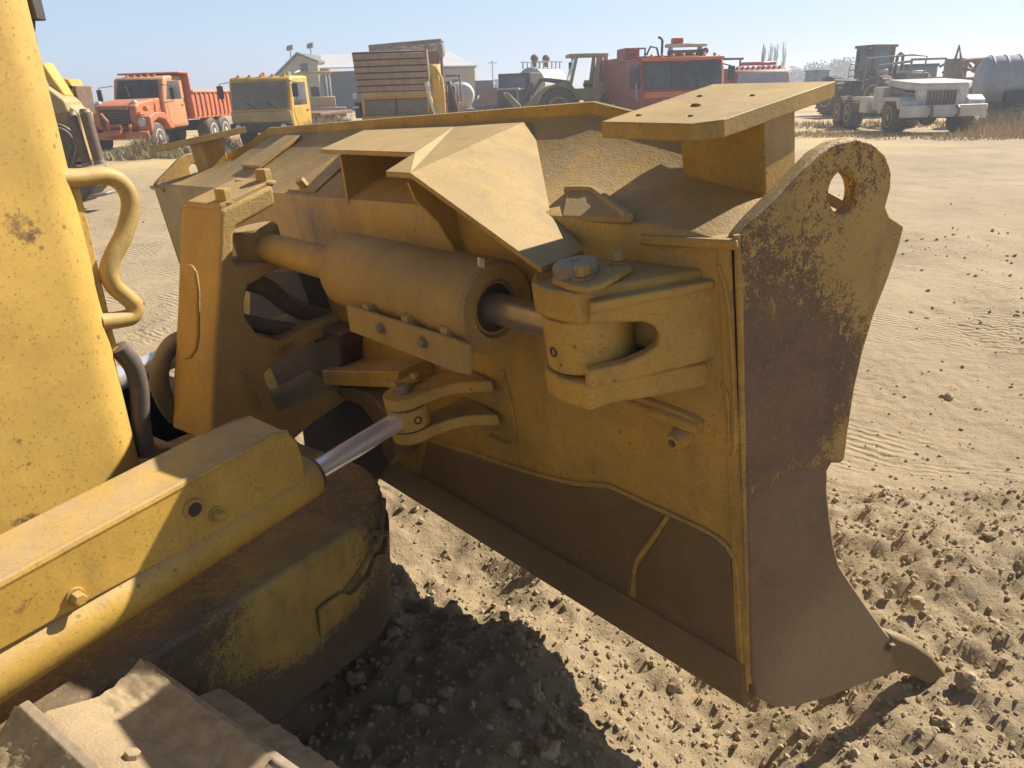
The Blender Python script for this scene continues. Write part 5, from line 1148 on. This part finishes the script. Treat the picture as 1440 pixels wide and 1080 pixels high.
# ---- machine behind the hood, left edge
YE = 13; t = veh('hydraulic_machine', 'tan machine with two dark hydraulic cylinders partly hidden behind the yellow hood', 'machine', 100, YE, 0); v = VB(t); xo = gx(100, YE)
def e(px, py, y=0.0):
    r = ray(px, py); P = CAM+r*((YE+y)/r.y); return m_(P.x-xo, y, P.z)
v('base', 'mgrey', lambda m: (m.prism([e(40, 225), e(130, 235), e(136, 262), e(115, 286), e(40, 286)], m_(0, .5, 0)),), bev=.03)
v('step', 'grey', lambda m: m.prism([e(122, 276, -.2), e(150, 270, -.2), e(150, 275, -.2), e(122, 281, -.2)], m_(0, .4, 0)))
v('body', 'tan', lambda m: (m.prism([e(40, 140, .1), e(88, 136, .1), e(98, 150, .1), e(112, 160, .1), e(122, 228, .1), e(40, 232, .1)], m_(0, .45, 0)), m.prism([e(60, 120), e(90, 142), e(95, 158), e(60, 165)], m_(0, .5, 0))), bev=.03)
for a, b, r_ in (((101, 163), (121, 229), .08), ((120, 159), (139, 226), .085)):
    c = v('hydraulic_cylinder', 'rbrown', lambda m: m.cyl(e(*a, -.25), e(*b, -.25), r_, n=24), bev=.01)
    v('cylinder_cap', 'pin', lambda m: m.cyl(e(a[0]-1.5, a[1]-6, -.25), e(*a, -.25), r_*.8, r_*1.08, n=20), c, .005)
    v('cylinder_foot', 'pin', lambda m: m.cyl(e(*b, -.25), e(b[0]+2, b[1]+5, -.25), r_*1.05, n=20), c, .005)
v('hose', 'hose', lambda m: m.tube([e(70, 180, -.1), e(92, 185, -.2), e(104, 205, -.2), (e(98, 235, -.2))], .03, 10, 5), bev=0)
v('boom', 'tyellow', lambda m: m.prism([e(52, 88, .2), e(60, 88, .2), e(92, 135, .2), e(88, 143, .2), (e(78, 140, .2))], m_(0, .3, 0)), bev=.02)
v('shield_plate', 'rbrown', lambda m: (m.prism([e(76, 111, .6), e(96, 113, .6), e(108, 164, .6), e(92, 150, .6)], m_(0, .1, 0)), m.prism([e(101, 121, .5), e(107, 121, .5), e(114, 162, .5), e(106, 164, .5)], m_(0, .5, 0))), bev=.01)
v('boom_cap', 'tyellow', lambda m: m.prism([e(78, 110, .55), e(96, 112, .55), e(101, 122, .55), e(94, 120, .55)], m_(0, .4, 0)), bev=.01)
v('flywheel', 'mgrey', lambda m: m.lathe(e(84, 205, -.02), m_(0, -1, 0), [(0, .35), (.06, .35), (.06, .27), (.03, .25), (.03, .1)], 28), bev=0)
v('mast', 'black', lambda m: (m.tube([e(38, 2, .3), e(44, 60, .3)], .03, 6), m.box(e(40, 6, .3), (.12, .1, .1)), m.box(e(47, 56, .3), (.06, .1, .14))), bev=0)

# ---- yellow machine further left of the orange truck
t = veh('flat_trailer', 'low yellow flat trailer behind the orange dump truck', 'trailer', 128, 48, R(90)); v = VB(t)
v('deck', 'tyellow', lambda m: (m.box((0, 0, 1.0), (2.2, 4.2, .4)), m.box((0, .8, 1.35), (1.8, .1, .3))))
v('side_rail', 'rustred', lambda m: m.box((1.12, 0, 1.45), (.08, 4.2, .12)))
for s in (-1, 1):
    for y in (-1, 1): v.wheel(s*.9, y, .42, .3, 'tyellow', s, tread=False)

# ---- vegetation
def blades(name, mat, clumps, kind, label, cat):
    bm = bmesh.new()
    for (px, Y, rad, n, h) in clumps:
        cx = gx(px, Y)
        for i in range(n):
            a = random.uniform(0, 6.28); r = rad*math.sqrt(random.random()); x, y = cx+r*cos(a), Y+r*.6*sin(a)
            z = gz(x, y)-.02; hh = h*random.uniform(.4, 1.15)*(1-.5*(r/rad)**2); d = Vector((random.gauss(0, .35), random.gauss(0, .35), 1)).normalized()
            s = Vector((cos(a*7), sin(a*7), 0))*random.uniform(.006, .013)*(1+Y/30)
            p = Vector((x, y, z)); q = p+d*hh; mid = p+d*hh*.5+s*.3
            bm.faces.new([bm.verts.new(p-s), bm.verts.new(p+s), bm.verts.new(mid+s*.7), bm.verts.new(q), bm.verts.new(mid-s*.7)])
    me = bpy.data.meshes.new(name); bm.to_mesh(me); bm.free(); me.materials.append(M[mat])
    o = bpy.data.objects.new(name, me); sc.collection.objects.link(o); tag(o, label, cat, kind=kind); return o
blades('dry_grass', 'straw', [(1150, 25, 1.6, 700, .22), (1210, 24, 1.8, 700, .2), (1290, 23, 2.2, 900, .16), (1400, 21.5, 2.0, 900, .3), (1440, 23, 2, 900, .5), (1350, 28, 2, 600, .3), (690, 40, 3, 900, .35), (200, 25.5, 2.2, 900, .25), (290, 26, 1.8, 700, .4), (1180, 30, 3, 800, .3), (1395, 26, 1.2, 600, .6), (655, 36, 1.5, 500, .4), (330, 30, 1, 300, .4)], 'stuff', 'straw coloured dry grass growing in patches between the parked machines', 'grass')
blades('weeds', 'weed', [(170, 24.5, 1.0, 700, .4), (200, 25.0, 1.2, 900, .5), (235, 25.5, 1.0, 600, .45), (280, 25, 1.2, 700, .5), (1420, 24.5, 1.5, 700, .8), (1385, 24.5, .8, 300, .6)], 'stuff', 'olive green weeds along the front of the orange dump truck', 'weeds')
for px, Y, rad, n, h, lb in ((466, 27, 1.05, 3600, 1.25, 'round dry tumbleweed bush between the yellow trucks'), (210, 25.6, .8, 900, .75, 'tangled grey dry bush in front of the orange truck'), (305, 26.5, .7, 800, .75, 'dry bush standing right of the orange truck bed'), (295, 24, .5, 400, .5, 'small dry shrub nearest the far mounting plate')):
    x0 = gx(px, Y); bm = bmesh.new()
    for i in range(n):
        d = Vector((random.gauss(0, 1), random.gauss(0, 1), abs(random.gauss(0, 1)))).normalized(); st_ = Vector((random.gauss(0, .25), random.gauss(0, .25), 0))*rad
        q = st_+Vector((d.x*rad, d.y*rad, d.z*h))*random.uniform(.5, 1.0); s = d.orthogonal().normalized()*.010; p = st_+(q-st_)*random.uniform(0, .5)
        k = Vector((random.gauss(0, .05), random.gauss(0, .05), random.gauss(0, .05)))
        bm.faces.new([bm.verts.new(p-s), bm.verts.new(p+s), bm.verts.new((p+q)/2+s+k), bm.verts.new(q), bm.verts.new((p+q)/2-s+k)])
    me = bpy.data.meshes.new('dry_bush'); bm.to_mesh(me); bm.free(); me.materials.append(M['drywood'])
    o = bpy.data.objects.new('dry_bush', me); sc.collection.objects.link(o); o.location = (x0, Y, gz(x0, Y)); tag(o, lb, 'bush', 'dry bushes by the parked trucks')
def crown(bm, c, r, n, sz):
    for i in range(n):
        d = Vector((random.gauss(0, 1), random.gauss(0, 1), random.gauss(0, 1))).normalized()*random.random()**.4
        p = c+Vector((d.x*r[0], d.y*r[1], d.z*r[2])); q = Vector((random.gauss(0, 1), random.gauss(0, 1), random.gauss(0, 1))).normalized(); a = q.orthogonal().normalized()*sz; b = q.cross(a)
        bm.faces.new([bm.verts.new(p+a), bm.verts.new(p+b*.6), bm.verts.new(p-a), bm.verts.new(p-b*.6)])
# far tree line reads as one mass
bm = bmesh.new()
for i in range(70):
    px = random.choice([random.uniform(1098, 1200), random.uniform(1098, 1240), random.uniform(1380, 1600), random.uniform(-100, 150), random.uniform(690, 740)])
    Y = random.uniform(190, 240); x = gx(px, Y); h = random.uniform(1.5, 4.2) if px > 1000 else random.uniform(.8, 2.4)
    crown(bm, Vector((x, Y, h*.75)), (h*.9, h*.9, h*.8), 130, .42)
me = bpy.data.meshes.new('tree_line'); bm.to_mesh(me); bm.free(); me.materials.append(M['leaf'])
o = bpy.data.objects.new('tree_line', me); sc.collection.objects.link(o); tag(o, 'low dark tree line along the far edge of the plain', 'trees', kind='stuff')
for px, py, Y, lb in ((1070, 76, 150, 'shortest bare poplar, left of the bare poplars behind the red lorry'), (1079, 72, 150, 'second bare poplar from the left behind the red lorry'), (1087, 72, 152, 'third bare poplar from the left behind the red lorry'), (1098, 69, 148, 'tallest bare poplar, right of the row behind the red lorry')):
    x = gx(px, Y); h = zh(px, py, Y); t = empty('bare_poplar', (x, Y, 0), lb, 'tree', group='bare poplars behind the red lorry')
    mb = MB(); mb.cyl((0, 0, 0), (0, 0, h), .16, .04, n=8); tr_ = mb.build('trunk', M['bark'], t)
    mb = MB()
    for i in range(60):
        z = h*random.uniform(.2, .95); a = random.uniform(0, 6.28); l = .35+.3*random.random(); mb.tube([(0, 0, z), (cos(a)*l*.6, sin(a)*l*.6, z+.8), (cos(a)*l*.7, sin(a)*l*.7, z+1.7)], .03, 4)
    mb.build('branches', M['bark'], t)
for px, py, Y, lb in ((1176, 84, 180, 'taller loose crowned tree beside the dark articulated tractor'), (123, 134, 170, 'small dark round tree on the left horizon above the orange truck hood'), (702, 112, 200, 'thin distant palm like tree right of the workshop')):
    x = gx(px, Y); h = zh(px, py, Y); t = empty('tree', (x, Y, 0), lb, 'tree')
    mb = MB(); mb.tube([(0, 0, 0), (.1, 0, h*.4), (0, 0, h*.9)], .14, 6); mb.build('trunk', M['bark'], t)
    bm = bmesh.new()
    for k in range(9): crown(bm, Vector((random.gauss(0, h*.14), random.gauss(0, h*.14), h*random.uniform(.5, .92))), (h*.16, h*.16, h*.12), 90, .22)
    me = bpy.data.meshes.new('crown'); bm.to_mesh(me); bm.free(); me.materials.append(M['leafgrey']); o = bpy.data.objects.new('crown', me); sc.collection.objects.link(o); o.parent = t

# ---- far utility poles
for px, h, Y, lb in ((694, 7.0, 170, 'far thin utility pole on the horizon right of the workshop'),):
    x = gx(px, Y); t = empty('utility_pole', (x, Y, 0), lb, 'pole')
    mb = MB(); mb.cyl((0, 0, 0), (0, 0, h), .14, .10, n=8); mb.build('pole', M['bark'], t)
    mb = MB(); mb.box((0, 0, h-.5), (2.0, .12, .14)); mb.build('crossarm', M['bark'], t)

# ---- dusty air over the yard
bm = bmesh.new(); bmesh.ops.create_cube(bm, size=1.0, matrix=Matrix.Translation((0, 300, 5.0)) @ Matrix.Diagonal((3400, 3400, 14.0, 1)))
me = bpy.data.meshes.new('haze'); bm.to_mesh(me); bm.free()
hm = bpy.data.materials.new('dusty air'); hm.use_nodes = True; ht = hm.node_tree; ht.nodes.clear()
ho_ = ht.nodes.new('ShaderNodeOutputMaterial'); hv = ht.nodes.new('ShaderNodeVolumePrincipled')
hv.inputs['Color'].default_value = (.88, .92, 1, 1); hv.inputs['Density'].default_value = .0028; hv.inputs['Anisotropy'].default_value = .3
ht.links.new(hv.outputs[0], ho_.inputs['Volume']); me.materials.append(hm)
o = bpy.data.objects.new('haze', me); sc.collection.objects.link(o); tag(o, kind='stuff')
